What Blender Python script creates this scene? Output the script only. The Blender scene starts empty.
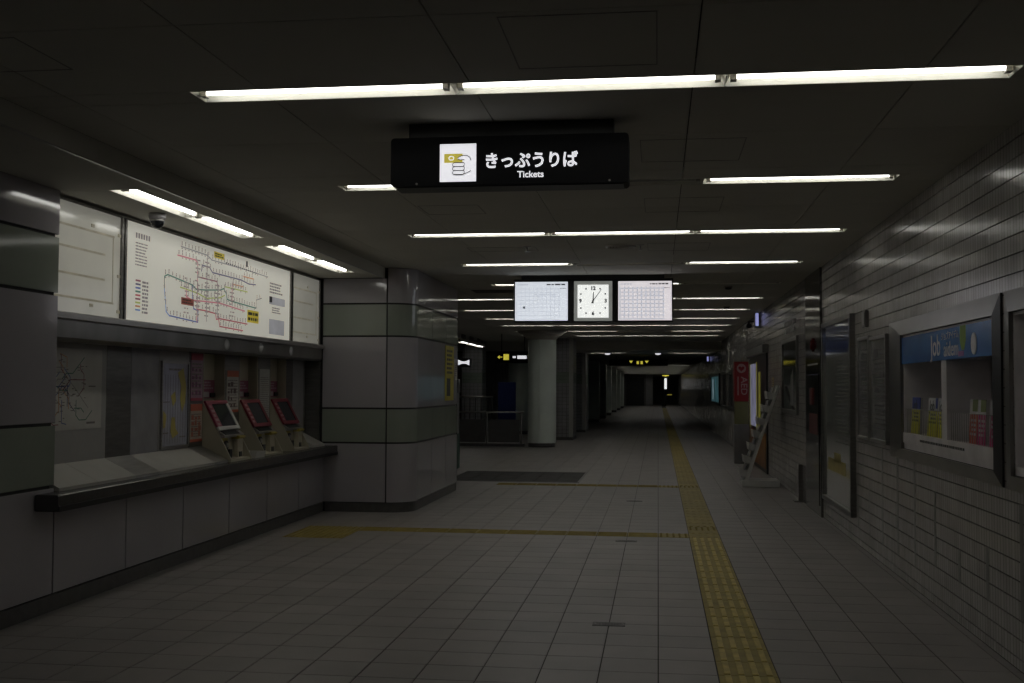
import bpy, math, random
from mathutils import Vector, Matrix
random.seed(7)
SC = bpy.context.scene
COL = SC.collection
R = math.radians
PI = math.pi

# ------------------------------------------------------------------ camera
F_PX, CAM_H, YAW, PITCH, ROLL = 1102.0, 1.45, R(7.55), R(2.39), 0.0045
cd = bpy.data.cameras.new('camera'); cam = bpy.data.objects.new('camera', cd); COL.objects.link(cam)
cd.sensor_width = 36.0; cd.lens = F_PX / 1024 * 36.0; cd.clip_start = 0.05; cd.clip_end = 300
d = Vector((-math.sin(YAW) * math.cos(PITCH), math.cos(YAW) * math.cos(PITCH), math.sin(PITCH)))
r0 = Vector((math.cos(YAW), math.sin(YAW), 0)); u0 = r0.cross(d)
r = r0 * math.cos(ROLL) + u0 * math.sin(ROLL); u = -r0 * math.sin(ROLL) + u0 * math.cos(ROLL)
cam.matrix_world = Matrix(((r.x, u.x, -d.x, 0), (r.y, u.y, -d.y, 0), (r.z, u.z, -d.z, CAM_H), (0, 0, 0, 1)))
SC.camera = cam

def proj(p):
    q = Vector(p) - Vector((0, 0, CAM_H)); z = q.dot(d)
    if z < 0.1: return (-9e9, -9e9)
    return 512 + F_PX * q.dot(r) / z, 341.5 - F_PX * q.dot(u) / z

# ------------------------------------------------------------------ world, exposure
w = bpy.data.worlds.new('world'); SC.world = w; w.use_nodes = True
w.node_tree.nodes['Background'].inputs[0].default_value = (0, 0, 0, 1)
w.node_tree.nodes['Background'].inputs[1].default_value = 0.0
vs = SC.view_settings
vs.view_transform = 'Standard'; vs.look = 'None'; vs.gamma = 1.0; vs.exposure = 0.0; vs.use_curve_mapping = False
SC.cycles.use_denoising = True
TUBE = 5.6        # radiance of a lit fluorescent tube

# ------------------------------------------------------------------ helpers
class MB:
    def __init__(s): s.v = []; s.f = []; s.sm = []
    def add(s, vs_, fs, smooth=False):
        o = len(s.v); s.v += [tuple(p) for p in vs_]
        s.f += [tuple(i + o for i in f) for f in fs]; s.sm += [smooth] * len(fs); return s
    def box(s, x0, x1, y0, y1, z0, z1):
        x0, x1 = sorted((x0, x1)); y0, y1 = sorted((y0, y1)); z0, z1 = sorted((z0, z1))
        V = [(x0, y0, z0), (x1, y0, z0), (x1, y1, z0), (x0, y1, z0), (x0, y0, z1), (x1, y0, z1), (x1, y1, z1), (x0, y1, z1)]
        return s.add(V, [(0, 3, 2, 1), (4, 5, 6, 7), (0, 1, 5, 4), (1, 2, 6, 5), (2, 3, 7, 6), (3, 0, 4, 7)])
    def cbox(s, x0, x1, y0, y1, z0, z1, c=0.004):
        """box with chamfered top edges and corners on every side (24 verts)"""
        x0, x1 = sorted((x0, x1)); y0, y1 = sorted((y0, y1)); z0, z1 = sorted((z0, z1))
        V = []
        for z, k in ((z0, c), (z0 + c, 0), (z1 - c, 0), (z1, c)):
            V += [(x0 + k, y0 + k, z), (x1 - k, y0 + k, z), (x1 - k, y1 - k, z), (x0 + k, y1 - k, z)]
        Fs = [(3, 2, 1, 0), (12, 13, 14, 15)]
        for L in range(3):
            a = L * 4
            for i in range(4):
                j = (i + 1) % 4; Fs.append((a + i, a + j, a + 4 + j, a + 4 + i))
        return s.add(V, Fs)
    def cyl(s, c, rad, h, axis='z', n=16, r2=None, smooth=True, caps=True):
        r2 = rad if r2 is None else r2
        V = []
        for t, rr in ((0, rad), (h, r2)):
            for i in range(n):
                a = 2 * PI * i / n; p, q = rr * math.cos(a), rr * math.sin(a)
                V.append({'z': (c[0] + p, c[1] + q, c[2] + t), 'x': (c[0] + t, c[1] + p, c[2] + q), 'y': (c[0] + q, c[1] + t, c[2] + p)}[axis])
        s.add(V, [(i, (i + 1) % n, n + (i + 1) % n, n + i) for i in range(n)], smooth)
        if caps:
            o = len(s.v) - 2 * n
            s.f += [tuple(o + i for i in reversed(range(n))), tuple(o + n + i for i in range(n))]; s.sm += [False, False]
        return s
    def prism(s, prof, axis, a, b):
        """profile of 2D points extruded along axis: 'y' -> (x,z) points, 'x' -> (y,z), 'z' -> (x,y)"""
        n = len(prof)
        def P(t, p): return {'y': (p[0], t, p[1]), 'x': (t, p[0], p[1]), 'z': (p[0], p[1], t)}[axis]
        V = [P(a, p) for p in prof] + [P(b, p) for p in prof]
        Fs = [(i, (i + 1) % n, n + (i + 1) % n, n + i) for i in range(n)] + [tuple(reversed(range(n))), tuple(range(n, 2 * n))]
        return s.add(V, Fs)
    def tube(s, pts, rad, n=6):
        pts = [Vector(p) for p in pts]; V = []; m = len(pts)
        for k, p in enumerate(pts):
            t = (pts[min(k + 1, m - 1)] - pts[max(k - 1, 0)]).normalized()
            a = Vector((0, 0, 1)) if abs(t.z) < 0.9 else Vector((1, 0, 0))
            e1 = t.cross(a).normalized(); e2 = t.cross(e1)
            V += [tuple(p + e1 * rad * math.cos(2 * PI * i / n) + e2 * rad * math.sin(2 * PI * i / n)) for i in range(n)]
        Fs = [(k * n + i, k * n + (i + 1) % n, (k + 1) * n + (i + 1) % n, (k + 1) * n + i) for k in range(m - 1) for i in range(n)]
        Fs += [tuple(reversed(range(n))), tuple((m - 1) * n + i for i in range(n))]
        return s.add(V, Fs, True)
    def lathe(s, c, prof, n=24):
        V = [(c[0] + rr * math.cos(2 * PI * i / n), c[1] + rr * math.sin(2 * PI * i / n), c[2] + z) for rr, z in prof for i in range(n)]
        m = len(prof)
        Fs = [(k * n + i, k * n + (i + 1) % n, (k + 1) * n + (i + 1) % n, (k + 1) * n + i) for k in range(m - 1) for i in range(n)]
        return s.add(V, Fs, True)
    def mesh(s, name):
        me = bpy.data.meshes.new(name); me.from_pydata(s.v, [], s.f); me.update()
        me.polygons.foreach_set('use_smooth', s.sm); return me

def link(name, me, m=None, parent=None, loc=(0, 0, 0)):
    o = bpy.data.objects.new(name, me); COL.objects.link(o); o.location = loc
    if m is not None and not me.materials: me.materials.append(m)
    if parent is not None: o.parent = parent
    return o
def part(name, mb, m, parent=None, loc=(0, 0, 0)): return link(name, mb.mesh(name), m, parent, loc)
def tag(o, label, cat, group=None):
    o['label'] = label; o['category'] = cat
    if group: o['group'] = group
    return o
def thing(name, label, cat, loc=(0, 0, 0), rz=0, group=None):
    o = bpy.data.objects.new(name, None); COL.objects.link(o); o.location = loc; o.rotation_euler.z = rz
    o.empty_display_size = 0.1
    return tag(o, label, cat, group)
def struct(o, label=None, cat=None):
    o['kind'] = 'structure'
    if label: o['label'] = label
    if cat: o['category'] = cat
    return o
def copy_tree(o, parent=None):
    c = o.copy(); COL.objects.link(c); c.parent = parent
    for ch in list(o.children): copy_tree(ch, c)
    return c

# ------------------------------------------------------------------ materials
MATS = {}
def nd(nt, t, **k):
    n = nt.nodes.new(t)
    for a, b in k.items(): setattr(n, a, b)
    return n
def mat(name, col, rough=0.5, metal=0.0, var=0.12, scale=6.0, bump=0.0, bscale=60.0, spec=0.5, coat=0.0, emit=0.0, stretch=(1, 1, 1)):
    if name in MATS: return MATS[name]
    m = bpy.data.materials.new(name); m.use_nodes = True; nt = m.node_tree
    b = nt.nodes['Principled BSDF']
    b.inputs['Roughness'].default_value = rough; b.inputs['Metallic'].default_value = metal
    b.inputs['Specular IOR Level'].default_value = spec; b.inputs['Coat Weight'].default_value = coat
    b.inputs['Coat Roughness'].default_value = 0.06
    tc = nd(nt, 'ShaderNodeNewGeometry'); mp = nd(nt, 'ShaderNodeMapping'); mp.inputs['Scale'].default_value = stretch
    nt.links.new(tc.outputs['Position'], mp.inputs['Vector'])
    nz = nd(nt, 'ShaderNodeTexNoise'); nz.inputs['Scale'].default_value = scale; nz.inputs['Detail'].default_value = 5
    nt.links.new(mp.outputs[0], nz.inputs['Vector'])
    rp = nd(nt, 'ShaderNodeValToRGB')
    rp.color_ramp.elements[0].position = 0.3; rp.color_ramp.elements[1].position = 0.7
    rp.color_ramp.elements[0].color = tuple(max(0, c * (1 - var)) for c in col) + (1,)
    rp.color_ramp.elements[1].color = tuple(min(1, c * (1 + var)) for c in col) + (1,)
    nt.links.new(nz.outputs['Fac'], rp.inputs[0]); nt.links.new(rp.outputs[0], b.inputs['Base Color'])
    if bump:
        n2 = nd(nt, 'ShaderNodeTexNoise'); n2.inputs['Scale'].default_value = bscale; n2.inputs['Detail'].default_value = 3
        nt.links.new(mp.outputs[0], n2.inputs['Vector'])
        bp = nd(nt, 'ShaderNodeBump'); bp.inputs['Strength'].default_value = bump; bp.inputs['Distance'].default_value = 0.004
        nt.links.new(n2.outputs['Fac'], bp.inputs['Height']); nt.links.new(bp.outputs[0], b.inputs['Normal'])
    if emit:
        nt.links.new(rp.outputs[0], b.inputs['Emission Color']); b.inputs['Emission Strength'].default_value = emit
    MATS[name] = m
    return m
def per_object(m, amt):
    """each piece of a set gets a slightly different shade"""
    nt = m.node_tree; b = nt.nodes['Principled BSDF']; src = b.inputs['Base Color'].links[0].from_socket
    oi = nd(nt, 'ShaderNodeObjectInfo'); mr = nd(nt, 'ShaderNodeMapRange')
    mr.inputs['To Min'].default_value = 1 - amt; mr.inputs['To Max'].default_value = 1 + amt
    nt.links.new(oi.outputs['Random'], mr.inputs[0])
    hs = nd(nt, 'ShaderNodeHueSaturation'); nt.links.new(src, hs.inputs['Color']); nt.links.new(mr.outputs[0], hs.inputs['Value'])
    nt.links.new(hs.outputs[0], b.inputs['Base Color']); return m
def wall_tile_mat(name, col, pitch=0.05, axis=1, rough=0.3):
    """glazed narrow upright tiles: fine vertical joints as relief, one shade and tilt per tile"""
    m = mat(name, col, rough=rough, var=0.1, scale=3.0, spec=0.5); nt = m.node_tree; b = nt.nodes['Principled BSDF']
    g = nd(nt, 'ShaderNodeNewGeometry'); sp = nd(nt, 'ShaderNodeSeparateXYZ'); nt.links.new(g.outputs['Position'], sp.inputs[0])
    dv = nd(nt, 'ShaderNodeMath', operation='DIVIDE'); dv.inputs[1].default_value = pitch; nt.links.new(sp.outputs[axis], dv.inputs[0])
    fl = nd(nt, 'ShaderNodeMath', operation='FLOOR'); nt.links.new(dv.outputs[0], fl.inputs[0])
    fr = nd(nt, 'ShaderNodeMath', operation='FRACT'); nt.links.new(dv.outputs[0], fr.inputs[0])
    zz = nd(nt, 'ShaderNodeMath', operation='MULTIPLY_ADD'); zz.inputs[1].default_value = 10; zz.inputs[2].default_value = -0.6
    nt.links.new(sp.outputs[2], zz.inputs[0]); zf = nd(nt, 'ShaderNodeMath', operation='FLOOR'); nt.links.new(zz.outputs[0], zf.inputs[0])
    cb = nd(nt, 'ShaderNodeCombineXYZ'); nt.links.new(fl.outputs[0], cb.inputs[0]); nt.links.new(zf.outputs[0], cb.inputs[1])
    wn = nd(nt, 'ShaderNodeTexWhiteNoise', noise_dimensions='2D'); nt.links.new(cb.outputs[0], wn.inputs['Vector'])
    # groove
    a = nd(nt, 'ShaderNodeMath', operation='SUBTRACT'); a.inputs[1].default_value = 0.5; nt.links.new(fr.outputs[0], a.inputs[0])
    ab = nd(nt, 'ShaderNodeMath', operation='ABSOLUTE'); nt.links.new(a.outputs[0], ab.inputs[0])
    mr = nd(nt, 'ShaderNodeMapRange'); mr.inputs['From Min'].default_value = 0.42; mr.inputs['From Max'].default_value = 0.48
    mr.inputs['To Min'].default_value = 1; mr.inputs['To Max'].default_value = 0; nt.links.new(ab.outputs[0], mr.inputs[0])
    # tilt: height slope differs per tile
    tl = nd(nt, 'ShaderNodeMath', operation='MULTIPLY'); nt.links.new(a.outputs[0], tl.inputs[0])
    ws = nd(nt, 'ShaderNodeMath', operation='SUBTRACT'); ws.inputs[1].default_value = 0.5; nt.links.new(wn.outputs['Value'], ws.inputs[0])
    nt.links.new(ws.outputs[0], tl.inputs[1])
    sm = nd(nt, 'ShaderNodeMath', operation='MULTIPLY_ADD'); sm.inputs[1].default_value = 0.9
    nt.links.new(tl.outputs[0], sm.inputs[0]); nt.links.new(mr.outputs[0], sm.inputs[2])
    bp = nd(nt, 'ShaderNodeBump'); bp.inputs['Strength'].default_value = 0.32; bp.inputs['Distance'].default_value = 0.002
    nt.links.new(sm.outputs[0], bp.inputs['Height']); nt.links.new(bp.outputs[0], b.inputs['Normal'])
    src = b.inputs['Base Color'].links[0].from_socket
    v = nd(nt, 'ShaderNodeMapRange'); v.inputs['To Min'].default_value = 0.9; v.inputs['To Max'].default_value = 1.07; nt.links.new(wn.outputs['Value'], v.inputs[0])
    gm = nd(nt, 'ShaderNodeMapRange'); gm.inputs['To Min'].default_value = 0.4; gm.inputs['To Max'].default_value = 1.0; nt.links.new(mr.outputs[0], gm.inputs[0])
    mu = nd(nt, 'ShaderNodeMath', operation='MULTIPLY'); nt.links.new(v.outputs[0], mu.inputs[0]); nt.links.new(gm.outputs[0], mu.inputs[1])
    hs = nd(nt, 'ShaderNodeHueSaturation'); nt.links.new(src, hs.inputs['Color']); nt.links.new(mu.outputs[0], hs.inputs['Value'])
    nt.links.new(hs.outputs[0], b.inputs['Base Color'])
    return m

M_GROUT = mat('grout', (0.055, 0.05, 0.046), 0.9)
M_TILE = per_object(mat('floor_tile', (0.315, 0.295, 0.285), 0.42, var=0.10, scale=2.2, bump=0.12, bscale=90), 0.06)
M_YEL = per_object(mat('tactile_yellow', (0.39, 0.305, 0.07), 0.55, var=0.18, scale=9, bump=0.2), 0.08)
M_YELB = mat('tactile_bar', (0.62, 0.50, 0.13), 0.5, var=0.2, scale=12)
M_CEIL = per_object(mat('ceiling_panel', (0.53, 0.52, 0.465), 0.85, var=0.05, scale=1.5, bump=0.25, bscale=140), 0.04)
M_CGAP = mat('ceiling_gap', (0.04, 0.04, 0.038), 0.9)
M_WTILE = wall_tile_mat('wall_tile', (0.43, 0.41, 0.395), rough=0.18)
M_WGAP = mat('wall_joint', (0.06, 0.058, 0.055), 0.9)
M_LAV = per_object(mat('lavender_panel', (0.395, 0.38, 0.41), 0.09, var=0.05, scale=1.2, spec=0.5), 0.04)
M_GRN = per_object(mat('green_panel', (0.285, 0.32, 0.275), 0.09, var=0.06, scale=1.2, spec=0.5), 0.04)
M_BLACKJ = mat('black_joint', (0.012, 0.012, 0.012), 0.6)
M_BASE = mat('base_stone', (0.10, 0.098, 0.094), 0.4, var=0.15, scale=14)
M_STEEL = mat('brushed_steel', (0.42, 0.41, 0.40), 0.33, metal=0.9, var=0.12, scale=5, bump=0.08, bscale=40, stretch=(1, 1, 14))
M_DSTEEL = mat('dark_steel', (0.20, 0.195, 0.185), 0.38, metal=0.85, var=0.15, scale=5, stretch=(1, 1, 10))
M_BLACK = mat('black_paint', (0.012, 0.012, 0.013), 0.35, var=0.1)
M_REFL = mat('lamp_reflector', (0.84, 0.83, 0.75), 0.5, var=0.04)
M_SOCK = mat('lamp_socket', (0.35, 0.33, 0.29), 0.5)
M_TUBE = mat('lit_tube', (1.0, 0.99, 0.945), 0.4, var=0.0, emit=TUBE)
M_TUBE0 = mat('unlit_tube', (0.5, 0.49, 0.45), 0.2, var=0.05)
M_WHITEP = mat('white_plastic', (0.62, 0.61, 0.58), 0.35, var=0.05)
M_BEIGE = mat('beige_steel', (0.42, 0.39, 0.30), 0.4, var=0.07, scale=4)
M_CREAM = mat('map_board', (0.76, 0.74, 0.655), 0.32, var=0.03, scale=1.0, emit=0.34)  # glow added: the ceiling lamps alone leave the map too dim
M_INK = mat('ink', (0.05, 0.05, 0.05), 0.6)
M_PAPER = mat('paper', (0.55, 0.54, 0.51), 0.5, var=0.05, coat=0.6)
M_GLASS_DARK = mat('dark_glass', (0.015, 0.017, 0.02), 0.08, var=0.1)
M_LIT = mat('sign_white_light', (0.92, 0.92, 0.97), 0.4, var=0.02, emit=0.72)
M_RED = mat('red_paint', (0.36, 0.035, 0.045), 0.4)
def flat(name, c, **k): return mat(name, c, k.pop('rough', 0.5), **k)

ORD = ['first', 'second', 'third', 'fourth', 'fifth', 'sixth', 'seventh', 'eighth']
# ------------------------------------------------------------------ text
def text(name, body, size, m, parent, loc, face='-y', depth=0.001, off=0.0, align='CENTER', sx=1.0, turn=0.0):
    cu = bpy.data.curves.new(name, 'FONT'); cu.body = body; cu.size = size; cu.extrude = depth; cu.offset = off
    cu.align_x = align; cu.align_y = 'CENTER'; cu.resolution_u = 3
    o = bpy.data.objects.new(name, cu); COL.objects.link(o)
    dg = bpy.context.evaluated_depsgraph_get(); me = bpy.data.meshes.new_from_object(o.evaluated_get(dg))
    bpy.data.objects.remove(o); bpy.data.curves.remove(cu)
    rot = {'-y': Matrix.Rotation(R(90), 4, 'X'), '+x': Matrix.Rotation(R(90), 4, 'Z') @ Matrix.Rotation(R(90), 4, 'X'),
           '-x': Matrix.Rotation(R(-90), 4, 'Z') @ Matrix.Rotation(R(90), 4, 'X')}[face]
    me.transform(rot @ Matrix.Rotation(turn, 4, 'Z') @ Matrix.Diagonal((sx, 1, 1, 1)))
    me.materials.clear()
    return link(name, me, m, parent, loc)
def marks(mb, plane, x, a0, a1, z0, z1, rows, fill=0.8, th=0.0008, wmin=0.5, wmax=2.2, duty=0.55):
    """rows of small print too fine to read: short dashes on a wall plane; plane '+x', '-x' or '-y'"""
    h = (z1 - z0) / rows
    for k in range(rows):
        zc = z0 + (k + 0.5) * h; t = a0; lim = a0 + (a1 - a0) * (fill if k % 3 else min(1, fill * 1.2))
        while t < lim:
            wd = h * random.uniform(wmin, wmax); e = min(t + wd, a1)
            zz0, zz1 = zc - h * duty / 2, zc + h * duty / 2
            if plane == '-y': mb.box(t, e, x - th, x, zz0, zz1)
            elif plane == '+x': mb.box(x, x + th, t, e, zz0, zz1)
            else: mb.box(x - th, x, t, e, zz0, zz1)
            t = e + h * 0.35
    return mb

Z2 = 2.60                                # far ceiling height
CZ, W = 2.84, 1.85                       # ceiling height, right wall plane
LX, SZ, FX = -3.86, 2.72, -3.15          # left wall plane, soffit height, soffit fascia
PIL_Y, PIL_X = 12.5, -2.82               # pillar front and side planes
ROWS = [5.01 + 2.45 * k for k in range(11)]

# ================================================================== FLOOR
floor = struct(part('floor', MB().box(-9, 2.3, -3, 98, -0.12, -0.004), M_GROUT))
T, TY = 0.3, 0.287
def row_y(j): return 6.587 + TY * (j - 21)
def is_yellow(i, j):
    if i == 1: return True
    if j == 36 and -11 <= i <= 0: return True       # cross strip at 10.9-11.2
    if j == 55 and -8 <= i <= 0: return True        # cross strip at 16.3-16.6
    if i in (-12, -11) and j in (34, 35, 36): return True
    return False
tiles = []
for j in range(-10, 338):
    y0 = row_y(j)
    for i in range(-30, 7):
        x0 = i * T
        if y0 < 15.1 and x0 < -3.9: continue
        if y0 > 40 and x0 < -3.4: continue
        if is_yellow(i, j) : continue
        if -11 <= i <= -5 and 57 <= j <= 63: continue     # mat well
        tiles.append((x0, y0, min(T, W - x0)))
def vis(t):
    px = proj((t[0] + .15, t[1] + .15, 0)); return -10 < px[0] < 1034 and 0 < px[1] < 695
near = sorted([t for t in tiles if vis(t) and t[2] > 0.29 and t[0] > -3.85], key=lambda t: t[1] + 0.25 * abs(t[0]))[:296]
ns = set(near)
g = 0.0035
gy = 0.0028
tile_me = MB().box(g, T - g, gy, TY - gy, -0.004, 0).mesh('floor_tile'); tile_me.materials.append(M_TILE)
for t in near: link('floor_tile', tile_me, None, floor, (t[0], t[1], 0))
mb = MB()
for t in tiles:
    if t in ns or t[2] < 0.02: continue
    x0, y0, ww = t
    mb.box(x0 + g, x0 + ww - g * 0.5, y0 + gy, y0 + TY - gy, -0.004, 0)
o = part('floor_tile_field', mb, M_TILE, floor); o['kind'] = 'stuff'

# tactile paving
tp = thing('tactile_path', 'yellow tactile guide strip running the length of the corridor floor', 'tactile paving', (0.45, 5.1, 0))
def block_mesh(kind, bars):
    b = MB().box(g, T - g, gy, TY - gy, -0.004, 0.002)
    if bars and kind == 'bar':
        for k in range(4): b.box(0.03 + k * 0.07, 0.06 + k * 0.07, 0.012, 0.275, 0.002, 0.007)
    if kind == 'dot':
        for a in range(5):
            for c in range(5): b.cyl((0.03 + a * 0.06, 0.028 + c * 0.058, 0.002), 0.014, 0.005, n=6, r2=0.009)
    if kind == 'barx':
        for k in range(4): b.box(0.012, 0.288, 0.03 + k * 0.07, 0.06 + k * 0.07, 0.002, 0.007)
    me = b.mesh('tactile_block'); me.materials.append(M_YEL); return me
BM = {k: block_mesh(k, True) for k in ('bar', 'dot', 'barx')}; BM0 = block_mesh('bar', False)
bar_me = MB().cbox(0, 0.034, 0, 0.263, 0, 0.006, 0.003).mesh('raised_bar'); bar_me.materials.append(M_YELB)
def blk(root, i, j, kind, sub=False):
    base = Vector((i * T, row_y(j), 0)) - root.location
    if sub:
        o = link('tactile_block', BM0, None, root, base)
        for k in range(4): link('raised_bar', bar_me, None, o, (0.03 + k * 0.07, 0.012, 0.002))
    else: link('tactile_block', BM[kind], None, root, base)
for j in range(14, 282):
    k = 'dot' if j in (38, 55) else 'bar'
    blk(tp, 1, j, k, sub=(k == 'bar' and j < 36))
t2 = thing('tactile_path', 'yellow tactile branch strip leading across the floor to the ticket counter', 'tactile paving', (-1.5, 11.05, 0))
for i in range(-11, 1): blk(t2, i, 36, 'dot' if i in (-11, 0) else 'barx')
for i, j in ((-12, 36), (-12, 35), (-11, 35), (-12, 34), (-11, 34)): blk(t2, i, j, 'dot')
t3 = thing('tactile_path', 'yellow tactile branch strip crossing the floor beside the dark mat', 'tactile paving', (-1.2, 16.45, 0))
for i in range(-8, 1): blk(t3, i, 55, 'dot' if i == 0 else 'barx')

# mat and floor plates
mt = thing('floor_mat', 'dark ribbed entrance mat sunk in the floor behind the tiled pillar', 'mat', (-2.25, 17.925, 0))
M_MAT = mat('mat_dark', (0.035, 0.034, 0.033), 0.7, var=0.6, scale=5, bump=0.4)
part('mat_frame', MB().box(-1.05, 1.05, -1.0, -0.97, -0.004, 0.004).box(-1.05, 1.05, 0.97, 1.0, -0.004, 0.004).box(-1.05, -1.02, -0.97, 0.97, -0.004, 0.004).box(1.02, 1.05, -0.97, 0.97, -0.004, 0.004), M_DSTEEL, mt)
for k in range(6): part('mat_strip', MB().box(-1.015 + k * 0.339, -1.015 + k * 0.339 + 0.33, -0.965, 0.965, -0.004, 0.002), M_MAT, mt)
M_PLATE = mat('plate_metal', (0.12, 0.117, 0.112), 0.5, metal=0.2, var=0.3, scale=30)
for y, lab in ((6.85, 'small perforated steel floor plate with two end screws in open floor tiles'),
               (10.57, 'small perforated steel floor plate beside the branch strip to the counter'), (14.3, 'small perforated steel floor plate between the two yellow branch strips')):
    fp = thing('floor_plate', lab, 'floor plate', (-0.3, y, 0))
    part('plate', MB().cbox(-0.1, 0.1, -0.05, 0.05, -0.003, 0.003, 0.001), M_PLATE, fp)
    b = MB()
    for a in range(7):
        for c in range(3): b.cyl((-0.054 + a * 0.018, -0.024 + c * 0.024, 0.003), 0.006, 0.0006, n=6)
    part('hole', b, M_BLACK, fp)
    for s in (-1, 1): part('screw', MB().cyl((s * 0.085, 0, 0.003), 0.009, 0.002, n=8), M_STEEL, fp)

# ================================================================== RIGHT WALL
CASE = (6.40, 8.70, 1.00, 1.86)          # opening of the magazine case
CASE2 = (3.90, 6.08, 1.00, 1.86)
slab = MB()
y_cuts = [-3, CASE2[0], CASE2[1], CASE[0], CASE[1], 98]
for a, b_ in ((-3, 3.90), (6.08, 6.40), (8.70, 98)): slab.box(W + 0.012, W + 0.5, a, b_, 0, 3.2)
for a, b_ in ((3.90, 6.08), (6.40, 8.70)):
    slab.box(W + 0.012, W + 0.5, a, b_, 0, 1.0); slab.box(W + 0.012, W + 0.5, a, b_, 1.86, 3.2); slab.box(W + 0.35, W + 0.5, a, b_, 1.0, 1.86)
wall_r = struct(part('wall_right', slab, M_WGAP))
zc = [0.06 + 0.1 * k for k in range(29)]
for k in range(-1, 28):
    z0 = 0.0 if k < 0 else zc[k]; z1 = zc[k + 1] if k + 1 < 29 else CZ
    z1 = min(z1, CZ + 0.02)
    segs = [(-3, 24)]
    if z1 > 1.0 and z0 < 1.86: segs = [(-3, 3.90), (6.08, 6.40), (8.70, 24)]
    for a, b_ in segs: part('tile_course', MB().box(W, W + 0.014, a, b_, z0 + 0.0035, z1 - 0.0035), M_WTILE, wall_r)
    part('tile_course', MB().box(W, W + 0.014, 24.004, 92, z0 + 0.0035, z1 - 0.0035), M_WTILE, wall_r)
for y, za, zb in ((12.41, .17, .3), (11.81, .17, .3), (11.25, .17, .25), (10.68, .17, .45), (10.11, .16, .66), (9.54, .16, .98), (8.95, .16, .98), (8.37, .16, .92),
                  (7.78, .26, .76), (7.18, .26, .46), (6.59, .26, .56), (5.99, .26, .86)):
    za = round((za - .06) / .1) * .1 + .06; zb = round((zb - .06) / .1) * .1 + .06
    part('grout_strip', MB().box(W - 0.0015, W, y - 0.026, y + 0.026, za, zb), flat('old_grout', (0.19, 0.187, 0.18), rough=0.8), wall_r)

# ================================================================== CEILING
ceil = struct(part('ceiling', MB().box(-9, 2.3, -3, 34, CZ + 0.16, CZ + 0.3), M_CGAP))
XJ0 = [FX, -2.83, -1.85, -0.85, 0.16, 1.15, W]
XJ1 = [-9, -8, -6.9, -5.9, -4.85, -3.85, -2.83, -1.85, -0.85, 0.16, 1.15, W]
def lamp_span(k): return {0: (-2.195, 1.555), 1: (-2.20, 1.555), 2: (-2.27, 1.63), 3: (-2.215, 1.565), 4: (-2.24, 1.60)}.get(k, (-3.52, 1.60))
c = 0.003
def cpanel(x0, x1, y0, y1):
    if x1 - x0 < 0.02 or y1 - y0 < 0.02: return
    part('ceiling_panel', MB().box(x0 + c, x1 - c, y0 + c, y1 - c, CZ, CZ + 0.012), M_CEIL, ceil)
ybands = [(-3, -1.0), (-1.0, 1.0), (1.0, 2.5), (2.5, 3.99), (3.99, 4.91)]
for a, b_ in ybands:
    for x0, x1 in zip(XJ0, XJ0[1:]): cpanel(x0, x1, a, b_)
for k, y in enumerate(ROWS):
    XJ = XJ0 if y < 14 else XJ1
    xa, xb = lamp_span(k)
    nxt = ROWS[k + 1] - 0.1 if k < 10 else 30.6
    js = [y + 0.1, y + 1.03, y + 2.02, nxt] if nxt - y > 2.1 else [y + 0.1, nxt]
    for a, b_ in zip(js, js[1:]):
        if k == 4 and a < 15.4 < b_ :
            for x0, x1 in zip(XJ1, XJ1[1:]):
                cpanel(x0, x1, a if x0 >= -2.84 else 15.4, b_)
            continue
        if k == 4 and b_ < 15.4: Xl = XJ0
        else: Xl = XJ
        for x0, x1 in zip(Xl, Xl[1:]): cpanel(x0, x1, a, b_)
    Xl = XJ0 if y < 15.4 else XJ1
    for x0, x1 in zip(Xl, Xl[1:]):
        if x1 <= xa or x0 >= xb: cpanel(x0, x1, y - 0.1, y + 0.1)
        else:
            if x0 < xa: cpanel(x0, xa, y - 0.1, y + 0.1)
            if x1 > xb: cpanel(xb, x1, y - 0.1, y + 0.1)
for x0, x1 in zip(XJ1, XJ1[1:]):
    for a, b_ in ((30.6, 31.6), (31.6, 33.0)): cpanel(x0, x1, a, b_)
for x0, x1, y0, y1 in ((-0.6, 0.0, 4.04, 4.72), (-0.1, 0.49, 6.17, 6.78), (-0.1, 0.48, 8.08, 8.73), (-1.83, -1.36, 8.24, 8.67), (-1.89, -1.2, 10.78, 11.1), (-0.1, 0.5, 10.62, 11.2),
                       (-3.1, -2.55, 4.05, 4.5), (-0.1, 0.45, 15.9, 16.4)):
    b = MB(); t = 0.006
    b.box(x0, x1, y0, y0 + t, CZ - 0.002, CZ).box(x0, x1, y1 - t, y1, CZ - 0.002, CZ).box(x0, x0 + t, y0 + t, y1 - t, CZ - 0.002, CZ).box(x1 - t, x1, y0 + t, y1 - t, CZ - 0.002, CZ)
    part('access_hatch', b, flat('hatch_gap', (0.22, 0.21, 0.19)), ceil)
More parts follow.
